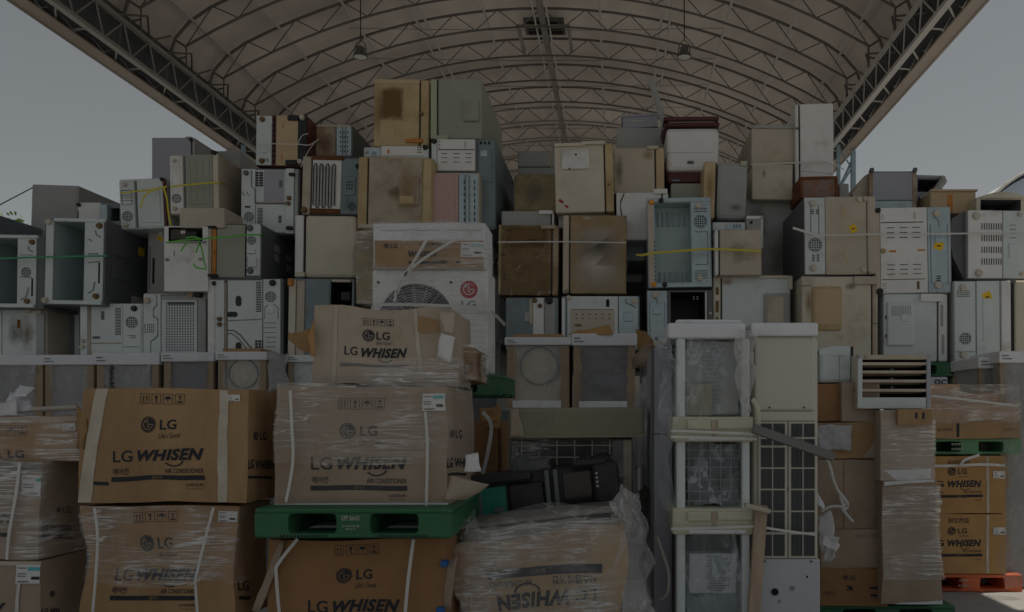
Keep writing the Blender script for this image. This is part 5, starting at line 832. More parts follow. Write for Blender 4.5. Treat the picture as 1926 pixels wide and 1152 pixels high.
for a in range(5): q = a * 72; MB().prism([(cx + 10 * u.k * math.cos(R(q)), cz + 10 * u.k * math.sin(R(q))), (cx + 60 * u.k * math.cos(R(q - 14)), cz + 60 * u.k * math.sin(R(q - 14))), (cx + 62 * u.k * math.cos(R(q + 26)), cz + 62 * u.k * math.sin(R(q + 26))), (cx + 30 * u.k * math.cos(R(q + 34)), cz + 30 * u.k * math.sin(R(q + 34)))], -b - .007, -b - .004).build('fan_blade', M['dgrey'], u.root)
for a, c_ in ((713, 532), (849, 532)): u.foot(a, c_, 1.6, M['rubber'])
p = Print(); p.logo(882, 545, 16.5, dark=1, light=2, ringed=False); p.text(868, 566, 895, 580, 'LG', .01); p.mesh('round_logo', [M['greyink'], M['redink'], M['white']], lambda x, y, l: Vector((u.X(x), -.003 - .0015 * l, u.Z(y))), u.root)
for k in range(10): u.ridge([(853, 590 + k * 11), (915, 590 + k * 11)], .35, M['beige'], 'pressed_line')
mb = MB(); vs = []
for j in range(31):
    for i in range(41):
        d = (u.w + .45) * i / 40; z = u.h * (j / 30) * 1.0; r = .015 + abs(noise.noise(Vector((d * 2, z * 30, 3)))) * .015 + abs(noise.noise(Vector((d * 5, z * 5, 9)))) * .03
        vs.append((-u.w / 2 + d, -r, z) if d <= u.w else (u.w / 2 + r, d - u.w, z))
mb.add(vs, [(j * 41 + i, j * 41 + i + 1, (j + 1) * 41 + i + 1, (j + 1) * 41 + i) for j in range(30) for i in range(40)]); mb.build('stretch_wrap', film('light_film', .08, .35), u.root, smooth=True, norm=False)
c = Carton('white and brown carton of an indoor unit under film, on top of the outdoor unit', (703, 420, 912, 506), 5.96, .36, M['foam'], 6, .008, group=GC)
c.patch('brown_print_band', [(705, 505), (909, 505), (909, 453), (705, 453)], M['card'], .004, 10); p = Print(); p.logo(727, 463, 5); p.text(735, 459, 748, 468, 'LG', .02); p.text(769, 473, 823, 484, 'WHISEN', .05, .28); p.bar(769, 492, 842, 497); p.icons(790, 458, 830, 465); p.text(857, 490, 867, 497, '▲'); p.mesh('printed_lettering', [M['ink'], M['card']], lambda x, y, l: c.front(x, y, l, .0065), c.root)
c.label(867, 456, 909, 484); c.wrap(418, 506, FILM, .016, .014, 22); 
mb = MB(); grid_patch(mb, (-c.w / 2, -.02, c.h + .01), (c.w / 2, -.02, c.h + .01), (c.w / 2, .36, c.h + .02), (-c.w / 2, .36, c.h + .02), 20, 8, lambda p, a, b: p + nz(p, 9, 3) * .025); mb.build('film_top', FILM, c.root, smooth=True, norm=False)
c.patch('foam_groove', [(718, 434), (905, 434), (905, 432.5), (718, 432.5)], M['grey'], .003, 6)
for q, n_ in (([(802, 452), (775, 498), (750, 535), (742, 568)], 'steeper'), ([(854, 452), (800, 485), (765, 515), (747, 552)], 'flatter')): strap('loose white strap slanting over the indoor unit carton, the ' + n_ + ' of two', [(a, b, 5.86) for a, b in q], 5, group='straps on the outdoor unit')
strap('white strap running level across the fan grille of the outdoor unit', [(699, 582, 5.9), (716, 574, 5.88), (790, 574, 5.88), (905, 580, 5.9), (930, 592, 5.98), (950, 612, 6.2)], 6, group='straps on the outdoor unit')
c = Carton('brown carton standing in shadow behind the torn corner of the film-wrapped carton', (868, 792, 938, 1010), 5.2, .5, M['cardd'], 16, .012); sheet('torn_flap', [P(905, 795, 5.2), P(942, 800, 5.15), P(940, 760, 5.3), P(898, 765, 5.25)], M['torn'], c.root, .05, 5, 21, 8)
strap('white strap hanging over the brown carton in shadow', [(908, 775, 5.1), (924, 800, 5.1), (918, 850, 5.1), (908, 892, 5.1)], 7, group='straps on the outdoor unit')

# beige board on a dark wrapped grille unit, black machine, upside-down carton
u = Unit('foam_board', 'olive grey board lid lying over the dark wrapped grille unit, centre', 'board', (956, 767, 1212, 824), 4.9, .5, M['board'], tilt=-.5, bev=.02)
for x in (1040, 1060, 1090, 1122): u.ridge([(x, 775), (x - 2, 812)], .45, M['board'], 'seam')
u.panel(956, 818, 1213, 824, M['board'], .012, 'lip'); sheet('torn_cover', [P(957, 822, 4.86), P(985, 824, 4.85), P(976, 772, 4.86), P(958, 772, 4.87)], M['cardp'], u.root, .02, 6, 23, 8)
u = Unit('outdoor_unit', 'dark outdoor unit with wire grid under glinting film below the olive board', 'air conditioner', (958, 825, 1190, 1010), 5.0, .4, M['dgrey'])
u.panel(975, 827, 1152, 960, M['hole'], .004, 'coil_face'); mb = MB()
for x in range(982, 1152, 33): mb.box(u.X(x) - .003, u.X(x) + .003, -.022, -.016, u.Z(960), u.Z(827))
for y in range(838, 960, 22): mb.box(u.X(975), u.X(1152), -.022, -.016, u.Z(y) - .003, u.Z(y) + .003)
mb.build('wire_guard', M['beige'], u.root); u.panel(1006, 828, 1018, 850, M['black'], .025, 'latch'); u.panel(1172, 827, 1188, 1000, M['cardp'], .012, 'card_edge')
sheet('stretch_wrap', [P(960, 905, 4.93), P(1195, 905, 4.93), P(1195, 824, 4.93), P(960, 824, 4.93)], film('glint_film', .05, .5, (3, 3, 55)), u.root, .03, 6, 25, 26, th=0)
u = Unit('engine_housing', 'black plastic machine housing with teal panel lying tilted on the upside-down carton', 'machine', (902, 884, 1168, 985), 4.62, .4, M['black'], tilt=-5.5, bev=.03)
u.panel(908, 906, 958, 982, M['tealpanel'], .02, 'teal_panel'); u.panel(890, 880, 1010, 902, M['black'], .06, 'top_rail', .02); u.panel(962, 903, 1030, 975, M['black'], .03, 'moulded_cover', .02); u.panel(1034, 884, 1042, 980, M['dgrey'], .05, 'rib'); u.panel(1050, 884, 1058, 980, M['dgrey'], .05, 'rib'); u.panel(1066, 892, 1120, 972, mat('glossy_black', (.012, .012, .013), .12, .1), .012, 'glossy_window'); u.panel(1122, 878, 1172, 960, M['black'], .05, 'end_cover', .03); u.panel(902, 900, 912, 985, M['dgrey'], .035, 'rib'); u.relief(1085, 870, 1150, 884, M['black'], .05, 'top_rail')
for k in range(4): u.foot(1131, 898 + k * 8, 1.8, M['lightprint'], .012)
MB().box(u.X(936), u.X(955), -.064, -.06, u.Z(952), u.Z(944)).build('sticker', M['dgrey'], u.root)
DCASE = mat('dusty_grey_casing', (.24, .23, .205), .7, .2, 4, (.14, .13, .11), .5)
def blob(q, u, v, d):
    e = -.045 * math.sin(math.pi * (v - .6) / .4) if v > .6 else min(.16, .08 * (.6 - v) / .21)
    return Vector((q.x + e * (1 - u) - e * .45 * u, q.y - .03 * math.sin(math.pi * min(1, max(0, v))), q.z + .03 * math.sin(u * 3) - .05 * max(0, v - .8) * 5 * (1 - u) ** 2))
c = Carton('bulging tan carton standing upside down in crumpled film, bottom centre', (868, 1000, 1186, 1250), 4.2, .55, mat('tan_carton', (.44, .31, .18), .85, .1, 3, (.34, .22, .12), .3), 7, .02, .03, tilt=-3.4, crush=blob)
tc_ = M['card']; p = Print(); p.bar(935, 1070, 1139, 1087); p.text(1015, 1074, 1040, 1083, '실외기', lay=1, mi=1, flip=True); p.text(933, 1092, 1012, 1104, 'AIR CONDITIONER', .008, flip=True); p.text(1050, 1090, 1132, 1107, '시스템에어컨', .01, flip=True); p.text(1092, 1114, 1132, 1140, 'LG', .012, flip=True); p.text(932, 1116, 1078, 1146, 'WHISEN', .05, .28, flip=True); p.arc(1000, 1118, 17, 20, 10, 170, sx=1.3); c.prints(p, tc_)
c.patch('tan_tape_panel', [(1000, 1062), (1120, 1060), (1120, 1003), (1000, 1004)], M['card'], .003, 6)
for o in (MB().box(-c.w * .45, c.w * .47, .0, .5, c.h - .06, c.h + .05, bev=.03).build('grey_casing', DCASE, c.root), MB().box(c.w * .28, c.w * .44, -.004, .05, c.h + .0, c.h + .045).build('dark_opening', M['hole'], c.root), MB().box(-c.w * .46, c.w * .48, -.02, .52, c.h + .05, c.h + .07, bev=.01).build('casing_rim', DCASE, c.root)): o.rotation_euler = (0, R(-3), 0); o.location = (.035, 0, .01)
c.wrap(985, 1250, FILM, .02, .015, 26)
BAGC = [P(852, 1240, 4.02), P(1222, 1240, 4.02), P(1200, 945, 4.1), P(862, 975, 4.1)]
sheet('crumpled_bag', BAGC, film('bag_film', .05, .3, (6, 6, 9), rough=.12), c.root, .07, 3.2, 27, 44, th=0)
sheet('crumpled_bag', [P(1170, 1180, 4.1), P(1222, 1180, 4.3), P(1208, 930, 4.4), P(1160, 930, 4.15)], film('bag_film2', .25, .4, (9, 9, 9), rough=.12), c.root, .09, 5, 29, 26, th=0)
sheet('bag_knot', [P(872, 1005, 4.08), P(905, 1000, 4.05), P(892, 955, 4.1), P(880, 955, 4.12)], film('bag_film2'), c.root, .05, 9, 31, 12, th=0)
for i, (q, sd) in enumerate((((1196, 690, 1243, 660, 1236, 640, 1200, 618), 41), ((1196, 668, 1240, 655, 1232, 700, 1200, 690), 43))):
    t = sheet('torn_cardboard', [P(q[0], q[1], 7.6), P(q[2], q[3], 7.5), P(q[4], q[5], 7.55), P(q[6], q[7], 7.65)], M['torn'] if i == 0 else M['cardg'], None, .1, 3, sd, 12, th=.006); tag(t, ('brown torn cardboard scrap sticking up right of the shiny dark film crate', 'greyed torn cardboard scrap folded under the brown one by the shiny crate')[i], 'cardboard')
t = sheet('torn_cardboard', [P(1070, 628, 7.9), P(1153, 628, 7.85), P(1146, 609, 7.95), P(1100, 622, 8.0)], M['cardo'], None, .04, 4, 45, 10, th=.006); tag(t, 'orange brown cardboard flap lying on the cap of the shiny dark film crate', 'cardboard')
for i, (q, Yq, mm, lab) in enumerate((((1196, 880, 1228, 872, 1222, 700, 1198, 692), 5.6, GREYBAG, 'long torn strip of grey film hanging beside the tall narrow grey refrigerator'), ((962, 900, 1030, 892, 1016, 862, 972, 866), 4.75, M['dgrey'], 'crumpled dark scrap lying on the left end of the black machine housing'), ((1090, 884, 1150, 874, 1140, 850, 1098, 858), 4.75, M['black'], 'bent black plastic scrap lying on the right end of the black machine housing'), ((1188, 1000, 1222, 990, 1216, 905, 1192, 912), 5.0, M['dust2'], 'dusty dark rag hanging between the film bag and the tall grey refrigerator'))):
    t = sheet('scrap', [P(q[0], q[1], Yq), P(q[2], q[3], Yq), P(q[4], q[5], Yq + .1), P(q[6], q[7], Yq + .1)], mm, None, .08, 6, 91 + i, 14, th=.006); tag(t, lab, 'scrap')
t = thing('foam_scrap', 'crumpled white foam scrap lying on the highest leftmost carton', 'foam', P(30, 780, 4.2))
sheet('foam_sheet', [P(-12, 778, 4.1), P(54, 772, 4.15), P(50, 738, 4.3), P(24, 738, 4.3)], M['foam'], t, .03, 7, 81, 8, th=.012); sheet('foam_sheet', [P(24, 744, 4.2), P(50, 748, 4.2), P(62, 734, 4.28), P(36, 724, 4.3)], M['foam'], t, .02, 8, 83, 6, th=.012); sheet('foam_sheet', [P(-20, 776, 4.05), P(30, 778, 4.06), P(34, 752, 4.2), P(0, 758, 4.2)], M['paper'], t, .03, 8, 85, 8, th=.006)
o = MB().tube([P(56, 771, 4.15), P(150, 767, 4.25)], .013, 8).build('rod', M['lightprint']); tag(o, 'pale thin rod lying on the highest leftmost carton', 'rod')

# ---------------------------------------------------------------- floor-standing units right of centre
u = Unit('refrigerator', 'tall narrow grey refrigerator standing upright left of the film-covered crate tower', 'refrigerator', (1224, 655, 1266, 1295), 4.8, .6, M['lilac'], bev=.02); u.panel(1224, 816, 1266, 817.5, M['rubber'], .003, 'door_gap'); u.panel(1224, 655, 1229, 1290, M['dgrey'], .012, 'door_edge')
u = Unit('crate_tower', 'tall stack of film-covered air conditioner units in white foam frames, right of centre', 'crated units', (1262, 640, 1408, 1330), 4.45, .5, M['grey'], bname='inner_casing')
u.root.children[0].scale = (.8, .8, .99); u.root.children[0].location = (0, .09, 0); k = u.k
def fb(x0, y0, x1, y1, ya, yb, m, name, bev=.012): return MB().box(u.X(x0), u.X(x1), ya, yb, u.Z(y1), u.Z(y0), bev=bev).build(name, m, u.root)
fb(1255, 609, 1400, 638, -.04, .52, M['foam'], 'foam_cap'); fb(1271, 601, 1395, 610, .0, .5, M['foam'], 'film_lump', .02)
for x0, x1, x2, x3 in ((1271, 1288, 1265, 1290), (1393, 1408, 1391, 1412)): fb(x0, 638, x1, 1330, -.045, .02, M['cool'], 'front_post'); fb(x2 - 3, 638, x2 + 4, 1330, .42, .5, M['cool'], 'rear_post')
for y0, y1, yr in ((784, 831, (803, 812)), (954, 1003, (972, 984))):
    fb(1263, y0, 1414, y1, -.065, .5, M['creamfoam'], 'foam_band'); fb(1290, y0 + 5, 1334, yr[0] + 6, -.082, -.06, M['creamfoam'], 'foam_rib'); fb(1346, y0 + 5, 1412, yr[0] + 4, -.08, -.06, M['creamfoam'], 'foam_rib'); fb(1292, y1 - 10, 1400, y1 - 2, -.08, -.06, M['foam'], 'foam_rib')
    fb(1336, y0 + 6, 1345, y1 - 4, -.068, -.06, M['cardp'], 'foam_notch', 0)
fb(1290, 640, 1392, 783, .05, .08, M['grey'], 'upper_panel'); mb = MB()
for i in range(16): mb.box(u.X(1322), u.X(1352 + (i % 3) * 5), .045, .052, u.Z(648 + i * 8), u.Z(644 + i * 8))
mb.build('printed_lettering', M['dsteel'], u.root); fb(1291, 722, 1340, 782, .0, .03, M['board'], 'loose_plate', .004)
fb(1290, 832, 1392, 953, .05, .07, M['fins'], 'grille_face'); mb = MB()
for x in (1297, 1317, 1337, 1357, 1377): mb.box(u.X(x) - .0025, u.X(x) + .0025, .035, .047, u.Z(953), u.Z(832))
for y in (848, 863, 880, 904, 926, 944): mb.box(u.X(1290), u.X(1392), .035, .047, u.Z(y) - .0025, u.Z(y) + .0025)
mb.build('wire_guard', M['dsteel'], u.root); fb(1290, 1004, 1392, 1330, .05, .07, M['dsteel'], 'lower_panel'); fb(1290, 1004, 1392, 1040, .045, .06, M['fins'], 'grille_face', 0)
fb(1296, 1042, 1386, 1118, .01, .03, M['towerb'], 'paper_bag', .02); p = Print()
for i in range(15): p.bar(1328 + (i * 7) % 9, 1046 + i * 4.6, 1358 + (i * 11) % 17, 1048.4 + i * 4.6, n=3)
p.mesh('bag_print', [M['dsteel']], lambda x, y, l: Vector((u.X(x), .006, u.Z(y))), u.root); MB().cyl(u.X(1311), u.Z(1118), 7 * k, .03, .06, 20).build('cable_hole', M['hole'], u.root)
tf = film('tower_film', .1, .5, (9, 9, 5), (.62, .68, .72), .12)
for a, b, sd in ((640, 784, 51), (832, 954, 53), (1004, 1200, 55)): sheet('clear_film', [P(1288, b, 4.42), P(1394, b, 4.42), P(1394, a, 4.42), P(1288, a, 4.42)], tf, u.root, .045, 6, sd, 22, th=0)
sheet('crumpled_film', [P(1246, 980, 4.55), P(1272, 980, 4.4), P(1270, 640, 4.4), P(1240, 640, 4.6)], film('side_film', .25, .4, (8, 8, 5), (.62, .66, .7), .15), u.root, .09, 4, 57, 26, th=0)
sheet('crumpled_film', [P(1396, 830, 4.38), P(1410, 830, 4.4), P(1425, 622, 4.38), P(1380, 622, 4.36)], film('side_film2', .4, .4, (9, 9, 6), (.62, .62, .6), .18), u.root, .05, 7, 59, 18, th=0)
for y, dy in ((812, 4), (823, 3), (994, -3)): strap('white strap tied level round the film-covered crate tower, ' + {812: 'upper of the pair near its middle', 823: 'lower of the pair near its middle', 994: 'lowest one near the wooden batten'}[y], [(1262, y - dy * .3, 4.3), (1310, y, 4.34), (1380, y + dy * .8, 4.34), (1424, y + dy, 4.36)] + ([(1478, 999, 4.4), (1534, 1006, 4.42)] if y == 994 else []), 4.5, group='straps on the crate tower')
u = Unit('tower_unit', 'tall ivory floor-standing air conditioner with twin grille doors and foam cap', 'air conditioner', (1416, 634, 1539, 1325), 4.5, .4, M['towerw'], bev=.02); k = u.k
MB().box(u.X(1410), u.X(1535), -.05, .42, u.Z(634), u.Z(609), bev=.012).build('foam_cap', M['foam'], u.root)
u.panel(1418, 634, 1531, 773, M['towerw'], .02, 'upper_panel', .015); u.foot(1446, 767, 1.3, M['rubber'], .006); u.foot(1510, 767, 1.3, M['rubber'], .006); u.panel(1418, 775, 1533, 792, M['towerw'], .018, 'middle_band')
rows = ((797, 822), (826, 838), (842, 879), (882, 919), (922, 960), (963, 1000), (1005, 1045))
for cols, (xa, xb) in ((((1430, 1451), (1453.5, 1475)), (1425, 1480)), (((1487, 1508), (1510.5, 1531)), (1482, 1536))):
    d = u.panel(xa, 793, xb, 1050, M['towerw'], .016, 'grille_door', .006); bb = u.base((xa + xb) / 2, 900); mb = MB(); gl = MB()
    for a, b in rows:
        for c0, c1 in cols:
            mb.box(u.X(c0), u.X(c1), -bb - .0015, -bb + .004, u.Z(b), u.Z(a)); n = 9
            for q in range(n): x = u.X(c0 + (c1 - c0) * (q + .5) / n); gl.box(x - .0012, x + .0012, -bb - .006, -bb - .001, u.Z(b), u.Z(a))
    o = mb.build('grille_opening', M['fins'], d); gl.build('louvre', M['dgrey'], d)
for y in (864, 920, 940): u.panel(1479, y - 4, 1484, y + 4, M['rubber'] if y == 920 else M['towerw'], .006, 'latch', .002)
u.panel(1420, 1051, 1541, 1322, M['towerb'], .02, 'lower_panel', .008); u.foot(1456, 1112, 5.4, M['hole'], .01); u.slots(1484, 1101, 1493, 1110, 3, 5, .8, .5, M['greyink']); u.foot(1437, 1055, 1.4, M['rubber'], .006); u.foot(1524, 1055, 1.4, M['rubber'], .006); u.dark(1515, 1082, 1518, 1086); u.stain(1459, 1124, 1470, 1136, ST_TAN)
o = MB().box(-.235, .235, -.012, .012, -.026, .026, bev=.006).build('metal_bar', M['metalg']); o.location = P(1492, 833, 4.3); o.rotation_euler = (0, R(19.5), R(2)); tag(o, 'flat grey metal bar slanting down across the twin grille doors', 'bar')
o = MB().box(-.033, .033, -.02, .02, -.5, .33, bev=.004).build('wooden_batten', M['wood']); o.location = P(1424, 1064, 4.36); o.rotation_euler = (0, R(4), 0); tag(o, 'raw pine batten leaning between the crate tower and the ivory unit', 'batten')
o = MB().box(-.07, .07, -.03, .03, -.012, .012, bev=.006).build('broken_foam', M['beige']); o.location = P(1424, 956, 4.3); o.rotation_euler = (0, R(14), 0); tag(o, 'broken pale foam strip at the top of the pine batten', 'foam')
o = MB().tube(smoothpts([P(1416, 752, 4.38), P(1424, 768, 4.36), P(1426, 795, 4.37), P(1420, 815, 4.4)]), .014, 7).build('hose', M['creamfoam']); tag(o, 'cream bent hose hanging between the crate tower and the ivory upper panel', 'hose')
o = MB().tube(smoothpts([P(1236, 1010, 4.6), P(1250, 1050, 4.55), P(1258, 1080, 4.5), P(1256, 1115, 4.5), P(1244, 1128, 4.55)]), .009, 6).build('cord', M['lightprint']); tag(o, 'thin pale cord drooping beside the bottom of the crate tower', 'cord')

# ---------------------------------------------------------------- right piles
GR_ = 'plain cartons stacked right of the ivory unit'
u = Unit('indoor_unit', 'white indoor unit with rounded top corner standing on plain cartons', 'air conditioner', (1541, 654, 1606, 721), 6.3, .4, M['cool'], bev=.03); u.panel(1578, 655, 1579.5, 719, GR, .003, 'seam'); u.panel(1600, 652, 1605, 718, M['black'], .006, 'dark_edge'); u.slots(1531, 668, 1540, 716, 3, 1, .5, 1, M['dgrey'])
MB().prism([(u.X(1541 + 58 * i / 8), u.h - .02 + .03 * math.sin(math.pi * .5 * min(1, i / 4))) for i in range(9)] + [(u.X(1599), u.h - .06), (u.X(1541), u.h - .06)], -.004, .38).build('curved_top', M['cool'], u.root)
u = Unit('louvred_unit', 'white ventilation unit with five dark louvred slots on the carton pile', 'air conditioner', (1612, 668, 1748, 769), 6.15, .42, M['cream'], cav=[(1621, 677 , 1742, 748, .2)], cavmat=M['hole'], yaw=1)
u.panel(1612, 668, 1748, 676, M['beige'], .012, 'top_rail'); u.panel(1742, 668, 1750, 768, M['lilac'], .014, 'side_rail'); u.panel(1612, 668, 1621, 768, M['cool'], .012, 'side_rail'); u.panel(1621, 748, 1742, 769, M['cool'], .008, 'lower_panel'); p = Print(); p.logo(1626, 672, 2.2, ringed=False); p.mesh('round_logo', [M['greyink'], M['white']], lambda x, y, l: Vector((u.X(x), -.0145 - .001 * l, u.Z(y))), u.root)
for y in (682, 697.5, 714.5, 732): MB().add([(u.X(1621), -.008, u.Z(y + 5)), (u.X(1742), -.008, u.Z(y + 5)), (u.X(1742), .12, u.Z(y + 9)), (u.X(1621), .12, u.Z(y + 9)), (u.X(1621), -.008, u.Z(y)), (u.X(1742), -.008, u.Z(y)), (u.X(1742), .12, u.Z(y + 6)), (u.X(1621), .12, u.Z(y + 6))], [(0, 1, 2, 3), (4, 5, 6, 7), (0, 1, 5, 4), (2, 3, 7, 6), (0, 3, 7, 4), (1, 2, 6, 5)]).build('louvre', M['beige'], u.root)
for y in (697, 714, 731): MB().prism([(u.X(1677), u.Z(y - 4)), (u.X(1683), u.Z(y - 3)), (u.X(1681), u.Z(y + 5))], .02, .03).build('louvre_pivot', M['dgrey'], u.root)
def plain(label, rect, Y, D, m, seed, **k): return Carton(label, rect, Y, D, m, seed, .01, group=GR_, **k)
plain('dark brown plain carton behind the ivory unit, under the rounded indoor unit', (1528, 722, 1584, 791), 6.25, .5, M['cardd'], 31)
c = plain('plain brown carton with pale edge flap, under the louvred unit', (1584, 720, 1655, 793), 6.2, .5, M['cardg'], 32); c.vtape(1649, 1655, 722, 792, M['cardp']); c.patch('scuff', [(1600, 740), (1612, 735), (1618, 726), (1606, 730)], M['cardd'], .002, 4)
c = plain('carton with a silver insulation sheet on its left half', (1536, 794, 1655, 863), 6.2, .5, M['card'], 33); sheet('insulation_sheet', [P(1537, 848, 6.16), P(1602, 848, 6.16), P(1603, 799, 6.16), P(1537, 797, 6.16)], M['silver'], c.root, .02, 9, 3, 12, th=.01); c.patch('pale_flap', [(1622, 860), (1653, 862), (1653, 822), (1645, 830)], M['cardp'], .004, 5)
c = plain('big plain carton with vertical seam and dangling white cord', (1538, 864, 1657, 995), 6.2, .5, M['cardg'], 34); c.vtape(1586, 1588, 865, 994, M['cardd'])
c = plain('plain carton with a faint printed line, beneath the seamed carton', (1545, 996, 1668, 1068), 6.15, .5, M['cardg'], 35); p = Print(); p.text(1606, 1004, 1661, 1011, 'HEX 52L SMP 6GB'); c.prints(p, M['cardg'], ink=M['greyink'])
c = plain('lowest carton with round logo and two black bars on the green ground pallet', (1542, 1069, 1671, 1139), 6.15, .5, M['cardd'], 36); p = Print(); p.logo(1589, 1086, 4.5); p.text(1597, 1082, 1608, 1090, 'LG', .02); p.bar(1636, 1103, 1664, 1107, n=4); p.bar(1637, 1117, 1664, 1121, n=4); p.poly([(1590, 1100), (1602, 1103), (1604, 1112), (1596, 1108)]); p.bar(1591, 1108, 1603, 1109.5, n=2); p.text(1546, 1113, 1568, 1118, 'LX0C13'); c.prints(p, M['cardd'])
c = plain('upper carton of the film-wound column beside the louvred unit', (1656, 772, 1756, 904), 6.05, .5, M['cardp'], 37); c.wrap(790, 904, film('column_film', .14, .95, (2, 2, 30), (.78, .74, .7), .16), .015, .014, 33); c.patch('foam_sheet', [(1690, 905), (1752, 900), (1752, 880), (1660, 884)], M['foam'], .006, 6, .006)
c = plain('small open carton with two black marks on top of the film-wound column', (1689, 771, 1753, 800), 6.0, .2, M['card'], 38); p = Print(); p.bar(1722, 777, 1726, 789, n=2); p.bar(1735, 777, 1739, 789, n=2); c.prints(p, M['card'])
def colc(q, u, v, d): return Vector((q.x + .06 * (1 - v) ** 2 * (u - .2), q.y - .02 * math.sin(v * 7), q.z))
c = plain('tall lower carton of the film-wound column with white foam edges', (1660, 904, 1762, 1137), 6.05, .5, M['cardg'], 39, crush=colc); c.patch('foam_edge', [(1662, 913), (1755, 907), (1755, 903), (1662, 905)], M['foam'], .012, 5); c.patch('foam_edge', [(1682, 1137), (1762, 1137), (1762, 1130), (1690, 1134)], M['foam'], .008, 5); c.wrap(915, 1090, film('column_film', .14, .95, (2, 2, 30), (.78, .74, .7), .16), .016, .014, 35)
p = Print(); p.text(1652, 955, 1662, 990, 'z\nz\nz\nz', .04); c.prints(p, PP, ink=mat('blue_grey_print', (.12, .14, .2), .7, .1))
pallet('green plastic pallet on the ground under the plain cartons, bottom right', (1542, 1140, 1797, 1175), 6.18, 1.0, M['pgreen'])
t = thing('paper_bundle', 'torn white paper sheets hanging between the ivory unit and the plain cartons', 'paper', P(1556, 1062, 5.9))
for i, q in enumerate(((1540, 1040, 1572, 1044, 1568, 964, 1538, 972), (1541, 1060, 1558, 1062, 1574, 1010, 1546, 1006), (1556, 1054, 1570, 1052, 1578, 1012, 1562, 1016), (1540, 1022, 1572, 1036, 1576, 1026, 1542, 1008))): sheet('paper_sheet', [P(q[0], q[1], 5.9 - i * .03), P(q[2], q[3], 5.88 - i * .03), P(q[4], q[5], 5.9 - i * .03), P(q[6], q[7], 5.95 - i * .03)], M['paper'], t, .05, 5, 61 + i, 8, th=.002)
t = sheet('foam_scrap', [P(1538, 950, 5.9), P(1549, 958, 5.88), P(1551, 950, 5.9), P(1538, 926, 5.92)], M['foam'], None, .01, 5, 71, 5, th=.03); tag(t, 'white foam corner poking out beside the ivory unit grille', 'foam')
t = thing('white_cord', 'knotted white cord dangling over the seamed plain carton', 'cord', P(1588, 995, 6.1)); rp = lambda q: [P(a, b, 6.1) - t.location for a, b in q]
MB().tube(smoothpts(rp([(1554, 858), (1562, 882), (1568, 905), (1577, 925), (1590, 945), (1584, 955), (1592, 968), (1604, 982)])), .012, 6).build('hanging_end', M['strapw'], t); MB().tube(smoothpts(rp([(1545, 962), (1560, 954), (1578, 953), (1590, 957), (1594, 948), (1580, 928), (1584, 948), (1588, 962)])), .012, 6).build('loop', M['strapw'], t)
# far right: pallets with printed cartons
GW = 'printed cartons on the orange pallet'
pallet('orange red plastic pallet on the ground at the right', (1730, 1081, 1924, 1114), 7.4, 1.0, M['pred'], lines=((1805, 1090, 1822, 1094, 'KPP'), (1803, 1100, 1824, 1104, 'KOREA')))
for lab, r, yo, sd in (('orange printed carton standing directly on the orange pallet', (1728, 967, 1892, 1080), 0, 41), ('orange printed carton under the pale green pallet, tied with white strap', (1724, 858, 1891, 966), -112, 42)):
    c = Carton(lab, r, 7.4, .5, M['cardo'], sd, .01, group=GW); p = Print(); p.icons(1783, 974 + yo + (4 if yo else 0), 1822, 983 + yo + (4 if yo else 0)); p.logo(1790, 999 + yo, 8); p.text(1802, 994 + yo, 1819, 1004 + yo, 'LG', .02); p.text(1804, 1007 + yo, 1822, 1010 + yo, "Life's Good")
    p.text(1738, 1016 + yo, 1775, 1028 + yo, 'LG', .012); p.text(1782, 1016 + yo, 1846, 1029 + yo, 'WHISEN', .05, .28); p.arc(1815, 1028 + yo, 6, 7.2, 185, 330, sx=1.3); p.text(1760, 1036 + yo, 1772, 1041 + yo, '에어컨'); p.text(1812, 1036 + yo, 1846, 1040 + yo, 'AIR CONDITIONER'); p.bar(1758, 1043 + yo, 1848, 1048 + yo); p.text(1800, 1044 + yo, 1808, 1047 + yo, '실외기', mi=1, lay=1); p.text(1834, 1052 + yo, 1846, 1055 + yo, 'LG전자'); c.prints(p, M['cardo'])
    c.vtape(1855, 1860, r[1] + 1, r[3] - 1); c.label(1868, 992 + yo + (6 if yo else 0), 1890, 1006 + yo + (6 if yo else 0), False)
strap('white strap tied in a bow over the upper orange printed carton', [(1757, 877, 7.34), (1800, 876, 7.34), (1850, 874, 7.34), (1890, 876, 7.36)], 5, group='straps on the far right cartons')
strap('white strap end pointing up to the right above the upper orange printed carton', [(1806, 878, 7.32), (1814, 866, 7.3), (1842, 856, 7.34)], 5, group='straps on the far right cartons')
pallet('pale green plastic pallet carrying the long film-wound cartons at the right', (1728, 825, 1921, 855), 7.4, 1.0, M['plight'], lines=((1790, 834, 1808, 838, 'KPP'), (1790, 843, 1810, 847, 'KOREA')))
GL = 'long flat cartons wound in film at the right'
for i, (r, lab) in enumerate((((1728, 793, 1919, 825), 'lowest long film-wound carton lying on the pale green pallet'), ((1730, 760, 1914, 793), 'second long film-wound carton above the pale green pallet'), ((1732, 740, 1880, 760), 'third long film-wound carton with sloping film above'), ((1732, 722, 1806, 740), 'topmost short film-wound carton under the sloping film'))):
    c = Carton(lab, r, 7.35 + i * .02, .6, M['cardo'] if i % 2 else M['card'], 50 + i, .01, group=GL)
    if i == 0: p = Print(); p.text(1762, 806, 1790, 811, 'AIR SYSTEM'); p.bar(1798, 796, 1803, 822, n=2); p.text(1888, 806, 1912, 811, 'COOL N'); c.prints(p, M['card'])
    if i == 1: c.wrap(724, 795, film('slope_film', .12, .9, (3, 3, 24), (.74, .68, .64), .16), .03, .014, 38)
    if i == 1: strap('white strap running down the slope of the long film-wound cartons', [(1752, 745, 7.25), (1800, 750, 7.25), (1914, 764, 7.3)], 4, group='straps on the far right cartons')
